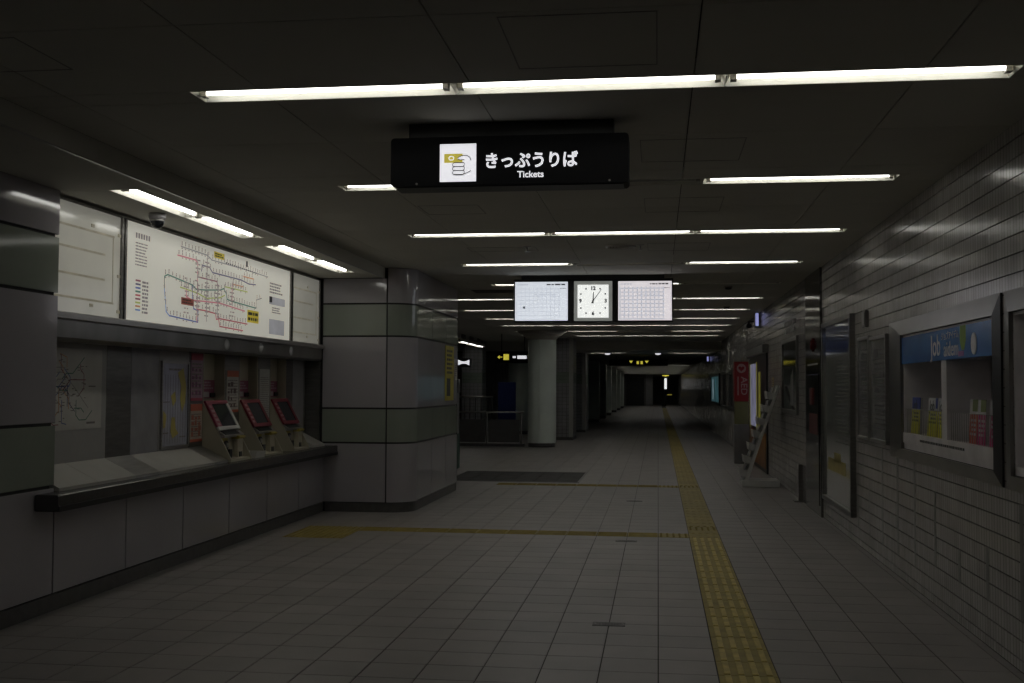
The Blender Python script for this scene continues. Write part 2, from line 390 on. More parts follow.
# soffit over the ticket counter
sof = struct(part('ceiling_soffit', MB().box(-4.6, FX - 0.02, -3, 12.48, SZ + 0.12, CZ + 0.1).box(-4.6, -4.0, -3, 12.48, SZ + 0.012, SZ + 0.12), M_CGAP), 'lowered ceiling strip above the ticket counter')
SL = [(6.71, 9.03), (9.56, 11.88)]
yj = [-3, -1.2, 0.6, 1.6, 2.6, 3.6, 4.55, 5.55, 6.71, 7.87, 9.03, 9.56, 10.72, 11.88, 12.49]
for a, b_ in zip(yj, yj[1:]):
    inl = any(l[0] - .01 <= a and b_ <= l[1] + .01 for l in SL)
    for x0, x1 in (((-4.0, -3.54), (-3.345, FX - 0.012)) if inl else ((-4.0, FX - 0.012),)):
        part('soffit_panel', MB().box(x0 + 0.001, x1, a + 0.002, b_ - 0.002, SZ, SZ + 0.012), M_CEIL, sof)
for a, b_ in ((-3, -.1), (-.1, 1.9), (1.9, 3.85), (3.85, 5.84), (5.84, 7.83), (7.83, 9.83), (9.83, 12.49)):
    part('fascia_board', MB().box(FX - 0.012, FX, a + 0.002, b_ - 0.002, SZ - 0.004, CZ), M_CEIL, sof)
part('edge_trim', MB().box(FX - 0.014, FX + 0.004, -3, 12.49, SZ - 0.012, SZ - 0.004), M_STEEL, sof)

# ================================================================== LAMPS
def lamp_proto(lit, L, wd=0.19):
    root = thing('ceiling_light', 'x', 'ceiling light')
    h, tp_, H = wd / 2, 0.06, 0.085
    b = MB(); e = L / 2; es = 0.055
    V = [(-e, -h, 0), (e, -h, 0), (e, h, 0), (-e, h, 0), (-e + es, -tp_, H), (e - es, -tp_, H), (e - es, tp_, H), (-e + es, tp_, H)]
    b.add(V, [(0, 1, 5, 4), (1, 2, 6, 5), (2, 3, 7, 6), (3, 0, 4, 7), (4, 5, 6, 7)])
    V2 = [(x * 1.002, y * 1.02, z + 0.004 * (z > 0)) for x, y, z in V]
    b.add(V2, [(4, 5, 1, 0), (5, 6, 2, 1), (6, 7, 3, 2), (7, 4, 0, 3), (7, 6, 5, 4)])
    part('reflector', b, M_REFL, root)
    tb = MB().cyl((-e + 0.045, 0, 0.021), 0.0145, L - 0.09, 'x', 12)
    part('fluorescent_tube', tb, M_TUBE if lit else M_TUBE0, root)
    for s in (-1, 1): part('tube_socket', MB().box(s * e - s * 0.02, s * e - s * 0.048, -0.022, 0.022, -0.002, 0.075), M_SOCK, root)
    return root
GL = 'recessed fluorescent lights of the corridor ceiling'
pl = lamp_proto(True, 1.278); pu = lamp_proto(False, 1.278); ps = lamp_proto(True, 1.158, 0.19)
LIT = [(1, 1, 1), (1, 0, 1), (1, 1, 1), (1, 0, 1), (1, 1, 0), (1, 1, 1, 1), (1, 1, 1, 1), (1, 1, 1, 1), (1, 1, 1, 1), (1, 1, 0, 1), (0, 1, 1, 1)]
first = {0: True, 1: True}
def put(proto, loc, rz, label, group, used=[]):
    o = proto if proto.name not in used else copy_tree(proto)
    used.append(proto.name); o.location = loc; o.rotation_euler.z = rz; o['label'] = label; o['group'] = group; return o
for k, y in enumerate(ROWS):
    xa, xb = lamp_span(k); n = len(LIT[k])
    for q in range(n):
        pt = (xb - xa) / n; x = xa + pt * (q + 0.5)
        rw = ('in front of the Tickets sign', 'first row behind the Tickets sign', 'second row behind the Tickets sign', 'last row before the clock')[k] if k < 4 else ORD[k - 4] + ' row beyond the clock'
        en = ('end away from the tiled wall', 'middle', 'end by the tiled wall')[q] if n == 3 else ('end farthest from the tiled wall', 'third from the tiled wall', 'second from the tiled wall', 'end by the tiled wall')[q]
        oo = put(pl if LIT[k][q] else pu, (x, y, CZ), 0, ('lit' if LIT[k][q] else 'dark unlit') + ' fluorescent tube, ' + rw + ', ' + en,
            GL if LIT[k][q] else 'unlit lights of the corridor ceiling')
        oo.scale.x = pt / 1.28
for a, b_ in SL:
    for q in range(2):
        wh = {(0, 0): 'beside the dome camera', (0, 1): 'over the middle of the fare map', (1, 0): 'over the fare map notes', (1, 1): 'beside the tiled pillar'}[(int(a > 8), q)]
        put(ps, (-3.4425, a + 1.16 * (q + 0.5), SZ), R(90), 'lit fluorescent tube in the low soffit ' + wh, 'soffit lights over the ticket counter')

# ceiling fittings
cs = thing('ceiling_speaker', 'round grey slotted speaker grille flush in the ceiling before the clock', 'speaker', (-0.36, 10.83, CZ))
part('rim', MB().lathe((0, 0, 0), [(0.15, 0.0), (0.15, -0.008), (0.135, -0.016), (0.125, -0.01), (0.125, 0)]), M_STEEL, cs)
b = MB()
for rr in (0.03, 0.06, 0.09, 0.115): b.lathe((0, 0, 0), [(rr - 0.008, -0.002), (rr - 0.008, -0.012), (rr + 0.004, -0.014), (rr + 0.006, -0.002)], 20)
part('grille', b, M_SOCK, cs)
for x, y, lab in ((-0.17, 10.72, 'small sprinkler head beside the round speaker grille'), (-1.28, 10.75, 'small sprinkler head on the ceiling beside a narrow access hatch')):
    sp = thing('sprinkler_head', lab, 'sprinkler', (x, y, CZ))
    part('escutcheon', MB().lathe((0, 0, 0), [(0.04, 0), (0.038, -0.006), (0.012, -0.01)], 14), M_STEEL, sp)
    part('head', MB().cyl((0, 0, -0.05), 0.008, 0.042, n=8).cyl((0, 0, -0.054), 0.025, 0.004, n=12), M_STEEL, sp)
dt = thing('air_vent', 'dark square ventilation grille in the ceiling next to the tiled pillar', 'vent', (-2.35, 15.7, CZ))
part('frame', MB().box(-0.3, 0.3, -0.2, 0.2, -0.006, 0), M_BLACK, dt)
for k in range(6): part('slat', MB().box(-0.28, 0.28, -0.17 + k * 0.065, -0.15 + k * 0.065, -0.012, -0.006), M_DSTEEL, dt)
for x, y, lab in ((0.95, 15.2, 'small dark smoke detector on the ceiling behind the timetable screens'), (1.15, 18.9, 'small dark smoke detector on the ceiling near the projecting wall sign')):
    sd = thing('smoke_detector', lab, 'smoke detector', (x, y, CZ))
    part('base', MB().cyl((0, 0, -0.02), 0.055, 0.02, n=16), M_SOCK, sd)
    part('sensor', MB().lathe((0, 0, 0), [(0.05, -0.02), (0.04, -0.045), (0.0, -0.05)], 14), M_BLACK, sd)

# dome camera on the soffit
dc = thing('security_camera', 'dome security camera with dark lower globe hanging from the soffit', 'camera', (-3.66, 7.67, SZ))
part('mount', MB().lathe((0, 0, 0), [(0.0, 0), (0.062, 0), (0.062, -0.035), (0.054, -0.05), (0.0, -0.05)]), mat('camera_grey', (0.24, 0.23, 0.23), 0.3), dc)
part('dome', MB().lathe((0, 0, 0), [(0.05, -0.05)] + [(0.05 * math.cos(a), -0.06 - 0.052 * math.sin(a)) for a in [i * PI / 2 / 8 for i in range(9)]]), M_GLASS_DARK, dc)
part('ring', MB().lathe((0, 0, 0), [(0.054, -0.048), (0.057, -0.054), (0.052, -0.06)]), M_STEEL, dc)

# ================================================================== LEFT WALL: near pillar and counter front
ZR = [(0.115, 0.79, 'l'), (0.81, 1.19, 'g'), (1.21, 2.03, 'l'), (2.05, 2.41, 'g'), (2.43, SZ - 0.002, 'l')]
wl = struct(part('wall_left', MB().box(-4.7, LX - 0.02, -3, 6.67, 0, SZ), M_BLACKJ))
wlo = struct(part('wall_left', MB().box(-4.7, LX - 0.02, 6.67, PIL_Y, 0, 0.66), M_BLACKJ))
struct(part('wall_left', MB().box(-4.7, -4.45, 6.67, PIL_Y, 0.66, SZ), M_BLACKJ))
struct(part('wall_left', MB().box(-4.45, -3.99, 6.67, PIL_Y, 1.765, SZ + 0.012), M_BLACKJ))
for k in range(10):
    y1 = 6.685 - k; y0 = y1 - 0.985
    if y0 < -3: break
    for z0, z1, q in ZR: part('wall_panel', MB().cbox(LX - 0.02, LX, y0, y1, z0, z1, 0.002), M_LAV if q == 'l' else M_GRN, wl)
for k in range(6):
    y0 = 6.70 + 0.98 * k; y1 = y0 + 0.965 if k < 5 else PIL_Y - 0.01
    part('counter_panel', MB().cbox(LX - 0.02, LX, y0, y1, 0.115, 0.66, 0.002), M_LAV, wlo)
struct(part('baseboard_left', MB().box(LX - 0.02, LX - 0.006, -3, PIL_Y - 0.001, 0, 0.105), M_BASE))

# counter slab
ct = thing('counter_top', 'long dark polished steel edged shelf running under the ticket machines', 'counter', (-3.9, 9.4, 0.662))
M_CT = mat('counter_steel', (0.13, 0.127, 0.123), 0.25, metal=0.7, var=0.2, scale=3, stretch=(1, 6, 1))
part('slab', MB().cbox(-0.5, 0.2, 6.70 - 9.4, PIL_Y - 0.005 - 9.4, 0.0, 0.105, 0.006).cbox(0.045, 0.2, 6.46 - 9.4, 6.701 - 9.4, 0.0, 0.105, 0.006), M_CT, ct)
part('edge_band', MB().box(0.2, 0.206, 6.47 - 9.4, PIL_Y - 0.01 - 9.4, 0.0, 0.035), M_BLACK, ct)
CT = 0.767

# sloped ledge pieces (wall to counter)
BX = -4.08
M_LEDGE = mat('white_ledge', (0.50, 0.49, 0.46), 0.4, var=0.05)
led = thing('sloping_ledge', 'white sloping ledge with steel strips between wall and counter top', 'ledge', (BX, 8.1, CT))
for a, b_, m in ((6.70, 7.20, 0), (7.205, 7.76, 0), (7.765, 8.15, 1), (8.155, 8.70, 0), (8.705, 9.22, 0), (9.225, 9.52, 1), (12.02, 12.42, 0)):
    part('ledge_panel', MB().prism([(0, 0), (0.25, 0), (0.25, 0.02), (0.0, 0.145)], 'y', a - 8.1, b_ - 8.1), M_LEDGE if not m else M_STEEL, led)

# back panels above the ledge
M_BKL = mat('pale_backing', (0.36, 0.355, 0.35), 0.4, var=0.05)
bp_ = thing('back_panelling', 'grey and dark steel panelling behind the counter under the board', 'wall panel', (BX, 9.5, CT))
for a, b_, m in ((6.69, 7.76, M_BKL), (7.765, 8.15, M_DSTEEL), (8.155, 8.63, mat('blue_grey_panel', (0.30, 0.30, 0.32), 0.35)), (8.635, 9.22, M_BKL), (9.225, 9.525, M_DSTEEL),
                 (10.035, 10.395, M_DSTEEL), (10.905, 11.265, M_DSTEEL), (11.775, 11.99, M_DSTEEL), (11.995, 12.38, MATS['blue_grey_panel']), (12.385, 12.44, M_DSTEEL)):
    part('panel', MB().cbox(-0.04 if m is not M_DSTEEL or b_ < 9.6 else -0.3, 0, a - 9.5, b_ - 9.5, 0, 1.755 - CT, 0.002), m, bp_)
struct(part('trim_3', MB().box(BX, -3.91, 12.445, 12.49, CT, 1.74), M_DSTEEL), 'dark steel strip closing the counter recess at the pillar')
# steel band and board housing
M_BAND = mat('band_steel', (0.20, 0.195, 0.185), 0.28, metal=0.9, var=0.3, scale=1.2, stretch=(1, 2, 1))
bd = thing('steel_fascia', 'brushed steel band running below the fare map boards', 'fascia', (-3.9, 9.5, 1.76))
part('band', MB().prism([(-0.085, -0.015), (-0.02, -0.015), (0.0, 0.01), (0.0, 0.13), (-0.085, 0.13)], 'y', 6.70 - 9.5, 12.495 - 9.5), M_BAND, bd)
part('band_lip', MB().cbox(-0.085, 0.03, 6.70 - 9.5, 12.49 - 9.5, 0.13, 0.178, 0.006), M_STEEL, bd)
for y in (9.62, 10.49, 11.40):
    rl = part('indicator_lens', MB().add([(0.006 + 0.004 * (i == 0), (0 if i == 0 else 0.05 * math.cos(2 * PI * (i - 1) / 16)) + y - 9.5, 0.07 + (0 if i == 0 else 0.045 * math.sin(2 * PI * (i - 1) / 16))) for i in range(17)]
                                         + [(0.0, 0.054 * math.cos(2 * PI * i / 16) + y - 9.5, 0.07 + 0.049 * math.sin(2 * PI * i / 16)) for i in range(16)],
                                         [(0, i, i % 16 + 1) for i in range(1, 17)] + [(i, 16 + i, 17 + i % 16, i % 16 + 1) for i in range(1, 17)], True), flat('lens_white', (0.6, 0.6, 0.62), rough=0.2), bd)

# ---- fare map boards
BZ0, BZ1, BP = 1.94, 2.70, -3.93
def board(name, label, y0, y1, m):
    t = thing(name, label, 'board', (BP, (y0 + y1) / 2, BZ0)); h = (y1 - y0) / 2; H = BZ1 - BZ0
    part('panel', MB().box(-0.03, 0, -h + 0.03, h - 0.03, 0.0, H - 0.012), m, t)
    for s in (-1, 1): part('frame_upright', MB().cbox(-0.03, 0.015, s * h, s * (h - 0.03), 0, H, 0.003), M_DSTEEL, t)
    part('frame_top', MB().cbox(-0.03, 0.015, -h + 0.03, h - 0.03, H - 0.012, H, 0.003), M_DSTEEL, t)
    return t
M_ACR = mat('acrylic_panel', (0.66, 0.645, 0.57), 0.14, var=0.06, scale=2, emit=0.16)  # soft glow added to the acrylic, on top of the lamp light
M_BMARK = mat('board_mark', (0.46, 0.42, 0.31), 0.5, var=0.2, scale=9, emit=0.14)  # carries the glow added to the boards
for y0, y1, lab in ((6.70, 7.67, 'blank cream acrylic board with inner bars showing through beside the near wall'), (11.47, 12.48, 'blank cream acrylic board with inner bars showing through between fare map and pillar')):
    t = board('blank_board', lab, y0, y1, M_ACR); h = (y1 - y0) / 2
    for z in (0.10, 0.26, 0.44, 0.585):
        part('inner_bar', MB().box(0, 0.002, -h + 0.06, h - (0.12 if z in (.1, .585) else 0.25), z, z + 0.014), M_BMARK, t)  # bars inside the board, seen through the acrylic, drawn on its face
    part('inner_bar', MB().box(0, 0.002, h - 0.14, h - 0.13, 0.1, 0.6), M_BMARK, t)
    for yy, z in ((0.05, 0.62), (0.05, 0.06), (h - 0.05, 0.6), (h - 0.05, 0.3), (h - 0.05, 0.04)):
        part('clip', MB().box(0, 0.006, yy - 0.02, yy + 0.02, z, z + 0.022), M_BMARK, t)
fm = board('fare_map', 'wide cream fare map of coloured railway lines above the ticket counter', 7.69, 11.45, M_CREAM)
FO = Vector((BP, (7.66 + 11.44) / 2, BZ0))
def L_(pts): return [(0.0012, y - FO.y, z - FO.z) for y, z in pts]
def polyline(mb, pts, wd):
    for (ya, za), (yb, zb) in zip(pts, pts[1:]):
        dx, dz = yb - ya, zb - za; l = math.hypot(dx, dz) or 1; nx, nz = -dz / l * wd / 2, dx / l * wd / 2
        ex, ez = dx / l * wd / 2, dz / l * wd / 2
        q = [(ya - ex + nx, za - ez + nz), (yb + ex + nx, zb + ez + nz), (yb + ex - nx, zb + ez - nz), (ya - ex - nx, za - ez - nz)]
        P1 = [(0.0005, y - FO.y, z - FO.z) for y, z in q] + [(0.0015, y - FO.y, z - FO.z) for y, z in q]
        mb.add(P1, [(3, 2, 1, 0), (4, 5, 6, 7), (0, 1, 5, 4), (1, 2, 6, 5), (2, 3, 7, 6), (3, 0, 4, 7)])
COLS = {'red': (0.42, 0.05, 0.07), 'pink': (0.55, 0.16, 0.20), 'green': (0.03, 0.17, 0.11), 'lime': (0.42, 0.48, 0.10), 'blue': (0.06, 0.11, 0.34), 'sky': (0.15, 0.28, 0.55),
        'maroon': (0.22, 0.04, 0.07), 'orange': (0.55, 0.26, 0.10), 'navy': (0.06, 0.05, 0.14), 'grey': (0.30, 0.29, 0.28)}
LINES = [('green', [(8.36, 2.24), (8.36, 2.33), (8.42, 2.35), (8.90, 2.31), (8.98, 2.28), (9.16, 2.29), (9.50, 2.32), (9.58, 2.34), (9.64, 2.30), (9.66, 2.25), (9.75, 2.24), (10.4, 2.22)]),
         ('sky', [(8.36, 2.24), (8.40, 2.05), (8.46, 2.02)]), ('blue', [(8.46, 2.02), (9.02, 2.00), (9.02, 2.10), (8.93, 2.11), (8.90, 2.2), (8.90, 2.31)]),
         ('pink', [(8.60, 2.53), (8.95, 2.53), (9.0, 2.51), (9.0, 2.0)]), ('pink', [(8.78, 2.28), (8.78, 2.2), (8.90, 2.18), (9.16, 2.19), (9.5, 2.2), (10.1, 2.17)]),
         ('red', [(9.0, 2.11), (9.17, 2.11), (9.40, 2.10), (9.42, 2.05), (9.50, 2.06), (10.17, 2.05)]), ('red', [(9.46, 2.08), (9.50, 1.99), (10.06, 1.98)]),
         ('maroon', [(9.0, 2.39), (9.16, 2.39), (9.42, 2.39), (9.45, 2.34)]), ('navy', [(9.08, 2.45), (9.10, 2.50), (9.25, 2.50), (9.32, 2.46), (9.66, 2.46), (10.0, 2.46), (10.2, 2.44), (10.38, 2.45)]),
         ('lime', [(8.66, 2.27), (9.0, 2.25), (9.2, 2.22), (9.5, 2.25), (9.6, 2.28)]), ('lime', [(9.6, 2.36), (10.16, 2.36)]),
         ('orange', [(9.78, 2.40), (10.06, 2.40)]), ('orange', [(10.06, 2.50), (10.33, 2.50)]), ('pink', [(9.78, 2.40), (9.78, 2.22)]), ('grey', [(9.2, 2.60), (9.2, 2.02)]),
         ('grey', [(9.44, 2.34), (9.44, 2.08)]), ('grey', [(8.66, 2.61), (9.2, 2.60), (9.3, 2.57), (10.1, 2.57), (10.72, 2.56)]), ('grey', [(10.4, 2.22), (10.4, 2.30), (10.55, 2.33)])]
by = {}
ticks = MB()
for cname, pts in LINES:
    m_ = by.setdefault(cname, MB()); polyline(m_, pts, 0.011)
    for (ya, za), (yb, zb) in zip(pts, pts[1:]):
        n = int(math.hypot(yb - ya, zb - za) / 0.062)
        for i in range(n + 1):
            f = (i + 0.3) / max(n, 1)
            if f > 1: continue
            yy, zz = ya + (yb - ya) * f - FO.y, za + (zb - za) * f - FO.z
            ticks.box(0.0005, 0.0016, yy - 0.007, yy + 0.007, zz + 0.012, zz + 0.03); ticks.box(0.0005, 0.0016, yy - 0.007, yy + 0.007, zz + 0.033, zz + random.uniform(0.04, 0.056))
            if random.random() < 0.5: ticks.box(0.0005, 0.0018, yy - 0.012, yy + 0.012, zz - 0.018, zz - 0.009)
for yc in (9.0, 9.2, 9.44, 9.78, 8.78):
    z = 2.06
    while z < (2.36 if yc in (9.44, 9.78, 8.78) else 2.54):
        for sd in (-1, 1):
            if random.random() < 0.8: ticks.box(0.0005, 0.0017, yc - FO.y + sd * 0.012, yc - FO.y + sd * random.uniform(0.03, 0.06), z - FO.z, z + 0.012 - FO.z)
        z += 0.036
for cname, m_ in by.items(): part('route_line', m_, flat('route_' + cname, tuple(min(1, x * 0.95 + 0.04) for x in COLS[cname]), emit=0.34), fm)  # map inks share the glow added to the board
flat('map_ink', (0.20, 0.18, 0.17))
part('station_names', ticks, flat('glow_ink', (0.33, 0.28, 0.26), emit=0.34), fm)
lg = MB()
marks(lg, '+x', 0.0005, 7.86 - FO.y, 8.06 - FO.y, 2.36 - FO.z, 2.55 - FO.z, 8, 0.8, duty=0.4)
for i in range(6): lg.box(0.0005, 0.0016, 7.86 - FO.y + i * 0.042, 7.885 - FO.y + i * 0.042, 2.575 - FO.z, 2.615 - FO.z)
marks(lg, '+x', 0.0005, 7.98 - FO.y, 8.08 - FO.y, 2.0 - FO.z, 2.26 - FO.z, 9, 0.9)
marks(lg, '+x', 0.0005, 10.78 - FO.y, 11.2 - FO.y, 2.40 - FO.z, 2.52 - FO.z, 4, 0.7)
marks(lg, '+x', 0.0005, 10.85 - FO.y, 11.15 - FO.y, 2.20 - FO.z, 2.27 - FO.z, 3, 0.7)
flat('note_ink', (0.13, 0.12, 0.12))
part('printed_notes', lg, flat('glow_note', (0.24, 0.21, 0.21), emit=0.34), fm)
for i, cn in enumerate(('maroon', 'navy', 'blue', 'green', 'red', 'maroon', 'lime', 'orange', 'sky')):
    part('legend_swatch', MB().box(0.0005, 0.0018, 7.87 - FO.y, 7.95 - FO.y, 2.245 - i * 0.028 - FO.z, 2.258 - i * 0.028 - FO.z), MATS['route_' + cn], fm)
for y0, y1, z0, z1, m in ((9.35, 9.58, 2.60, 2.655, 'yellow'), (10.17, 10.47, 2.07, 2.19, 'yellow'), (8.68, 8.93, 2.13, 2.19, 'brown'), (10.77, 11.24, 2.29, 2.37, 'lgrey'), (10.77, 11.23, 1.985, 2.14, 'lgrey')):
    mm = {'yellow': flat('map_yellow', (0.58, 0.47, 0.05), emit=0.34), 'brown': flat('map_brown', (0.26, 0.07, 0.05), emit=0.3), 'lgrey': flat('map_grey', (0.44, 0.44, 0.47), emit=0.3)}[m]
    o = part('map_box', MB().box(0.0005, 0.002, y0 - FO.y, y1 - FO.y, z0 - FO.z, z1 - FO.z), mm, fm)
    if m != 'lgrey': part('box_print', marks(MB(), '+x', 0.002, y0 - FO.y + 0.02, y1 - FO.y - 0.02, z0 - FO.z + 0.008, z1 - FO.z - 0.008, 2, 0.8), M_INK, o)
    elif z0 > 2.2: part('box_print', MB().box(0.002, 0.0028, y0 - FO.y, y0 - FO.y + 0.08, z0 - FO.z + 0.02, z1 - FO.z), M_INK, o)
b = MB()
for i in range(16): b.box(0.0005, 0.002, 9.62 + i * 0.05 - FO.y, 9.645 + i * 0.05 - FO.y, 2.575 - i * 0.001 - FO.z, 2.587 - i * 0.001 - FO.z)
b.box(0.0005, 0.002, 10.12 - FO.y, 10.16 - FO.y, 2.60 - FO.z, 2.655 - FO.z)
part('station_names', b, M_INK, fm)

# ---- posters behind the counter
def poster(name, label, y0, y1, z0, z1, m, frame=None, cat='poster'):
    t = thing(name, label, cat, (BX, (y0 + y1) / 2, z0)); h = (y1 - y0) / 2; H = z1 - z0
    part('sheet', MB().box(0, 0.006, -h, h, 0, H), m, t)
    if frame:
        b = MB(); f = 0.02
        b.box(0, 0.018, -h - f, -h, -f, H + f).box(0, 0.018, h, h + f, -f, H + f).box(0, 0.018, -h, h, -f, 0).box(0, 0.018, -h, h, H, H + f)
        part('frame', b, frame, t)
    return t
pm = poster('route_map_poster', 'white railway network map sheet behind the sloping white ledge', 6.70, 7.68, 1.14, 1.71, M_PAPER)
random.seed(3)
lines = {}
for cn in ('blue', 'maroon', 'grey', 'green', 'orange', 'navy'):
    b = MB()
    for q in range(9 if cn == 'grey' else 5):
        y, z = random.gauss(-0.1, 0.12), random.gauss(0.28, 0.10); a = random.choice((0, 45, 90, 135, 180, 225, 270, 315))
        for s in range(random.randint(2, 4)):
            l = random.uniform(0.04, 0.15); y2 = min(0.45, max(-0.45, y + l * math.cos(R(a)))); z2 = min(0.53, max(0.04, z + l * 0.75 * math.sin(R(a))))
            dx, dz = y2 - y, z2 - z; ll = math.hypot(dx, dz) or 1; nx, nz = -dz / ll * 0.003, dx / ll * 0.003
            Q = [(y + nx, z + nz), (y2 + nx, z2 + nz), (y2 - nx, z2 - nz), (y - nx, z - nz)]
            b.add([(0.0062, *p) for p in Q] + [(0.0068, *p) for p in Q], [(3, 2, 1, 0), (4, 5, 6, 7), (0, 1, 5, 4), (1, 2, 6, 5), (2, 3, 7, 6), (3, 0, 4, 7)])
            y, z = y2, z2; a += random.choice((-45, 0, 45))
    part('route_line', b, flat('poster_line_' + cn, COLS[cn]), pm)
b = MB()
for q in range(90):
    y, z = random.gauss(-0.08, 0.17), random.gauss(0.28, 0.12)
    if abs(y) < 0.46 and 0.03 < z < 0.54: b.box(0.006, 0.0068, y, y + random.uniform(0.012, 0.04), z, z + 0.006)
b.box(0.006, 0.0068, 0.28, 0.40, 0.035, 0.05).box(0.006, 0.0068, 0.30, 0.40, 0.30, 0.31)
part('station_names', b, MATS['map_ink'], pm)
ap = poster('area_map', 'framed upright area map with yellow and pale blue districts', 8.68, 9.18, 0.945, 1.64, flat('map_blue', (0.40, 0.41, 0.50), coat=0.6), M_STEEL, 'map')
b = MB()
for pts in ([(0.05, 0.62), (0.16, 0.66), (0.22, 0.5), (0.2, 0.36), (0.14, 0.28), (0.10, 0.4), (0.12, 0.5)], [(-0.08, 0.42), (0.0, 0.46), (0.02, 0.38), (-0.04, 0.33)],
            [(-0.22, 0.30), (-0.16, 0.26), (-0.18, 0.16), (-0.22, 0.15)], [(-0.06, 0.24), (0.0, 0.24), (0.02, 0.14), (0.08, 0.10), (-0.04, 0.06), (-0.08, 0.12)]):
    n = len(pts); b.add([(0.0065, *p) for p in pts] + [(0.0075, *p) for p in pts], [tuple(range(n, 2 * n))] + [(i, (i + 1) % n, n + (i + 1) % n, n + i) for i in range(n)])
part('district', b, flat('district_yellow', (0.50, 0.42, 0.10)), ap)
b = MB()
for i in range(10): b.box(0.006, 0.0068, -0.24 + i * 0.05, -0.237 + i * 0.05, 0.02, 0.6)
marks(b, '+x', 0.006, -0.12, 0.12, 0.63, 0.66, 1); marks(b, '+x', 0.006, -0.22, -0.12, 0.1, 0.12, 1); marks(b, '+x', 0.006, 0.1, 0.22, 0.06, 0.08, 1); marks(b, '+x', 0.006, -0.22, -0.1, 0.36, 0.38, 1)
part('map_print', b, MATS['map_ink'], ap)
pz = [('pink_poster', 'purple and pink notice sheet on the dark steel strip', 9.25, 9.50, 1.32, 1.74, (0.36, 0.22, 0.30), (0.42, 0.05, 0.10)),
      ('orange_poster', 'orange and cream notice sheet under the purple one on dark steel', 9.25, 9.50, 0.955, 1.29, (0.46, 0.40, 0.34), (0.48, 0.10, 0.05)),
      ('notice_poster', 'white notice with red top edge between first two ticket machines', 10.07, 10.36, 1.20, 1.60, (0.48, 0.46, 0.42), (0.50, 0.10, 0.04)),
      ('price_list', 'plain white sheet of fine print between second and third ticket machines', 10.94, 11.23, 1.00, 1.63, (0.45, 0.45, 0.43), None)]
PIC = {'pink_poster': (0.20, 0.07, 0.16), 'orange_poster': (0.38, 0.12, 0.08), 'notice_poster': (0.10, 0.06, 0.06)}
for nm, lab, y0, y1, z0, z1, cbg, chd in pz:
    t = poster(nm, lab, y0, y1, z0, z1, flat(nm + '_paper', cbg)); h = (y1 - y0) / 2; H = z1 - z0
    if chd:
        part('header', MB().box(0.006, 0.0075, -h, h, H - 0.06, H), flat(nm + '_head', chd), t); part('footer', MB().box(0.006, 0.0075, -h, h, 0, 0.025), MATS[nm + '_head'], t)
        b = MB()
        for rr in range(4):
            for q in range(3):
                if random.random() < 0.75: b.box(0.006, 0.0072, -h + 0.02 + q * 0.075, -h + 0.02 + q * 0.075 + random.uniform(.03, .06), 0.05 + rr * (H - 0.14) / 4, 0.05 + rr * (H - 0.14) / 4 + random.uniform(.02, .05))
        part('picture', b, flat(nm + '_pic', PIC[nm]), t)
    part('print', marks(MB(), '+x', 0.006, -h + 0.02, h - 0.02, 0.04, H - 0.08, 10 if chd else 26, 0.9, duty=0.4), MATS['map_ink'], t)

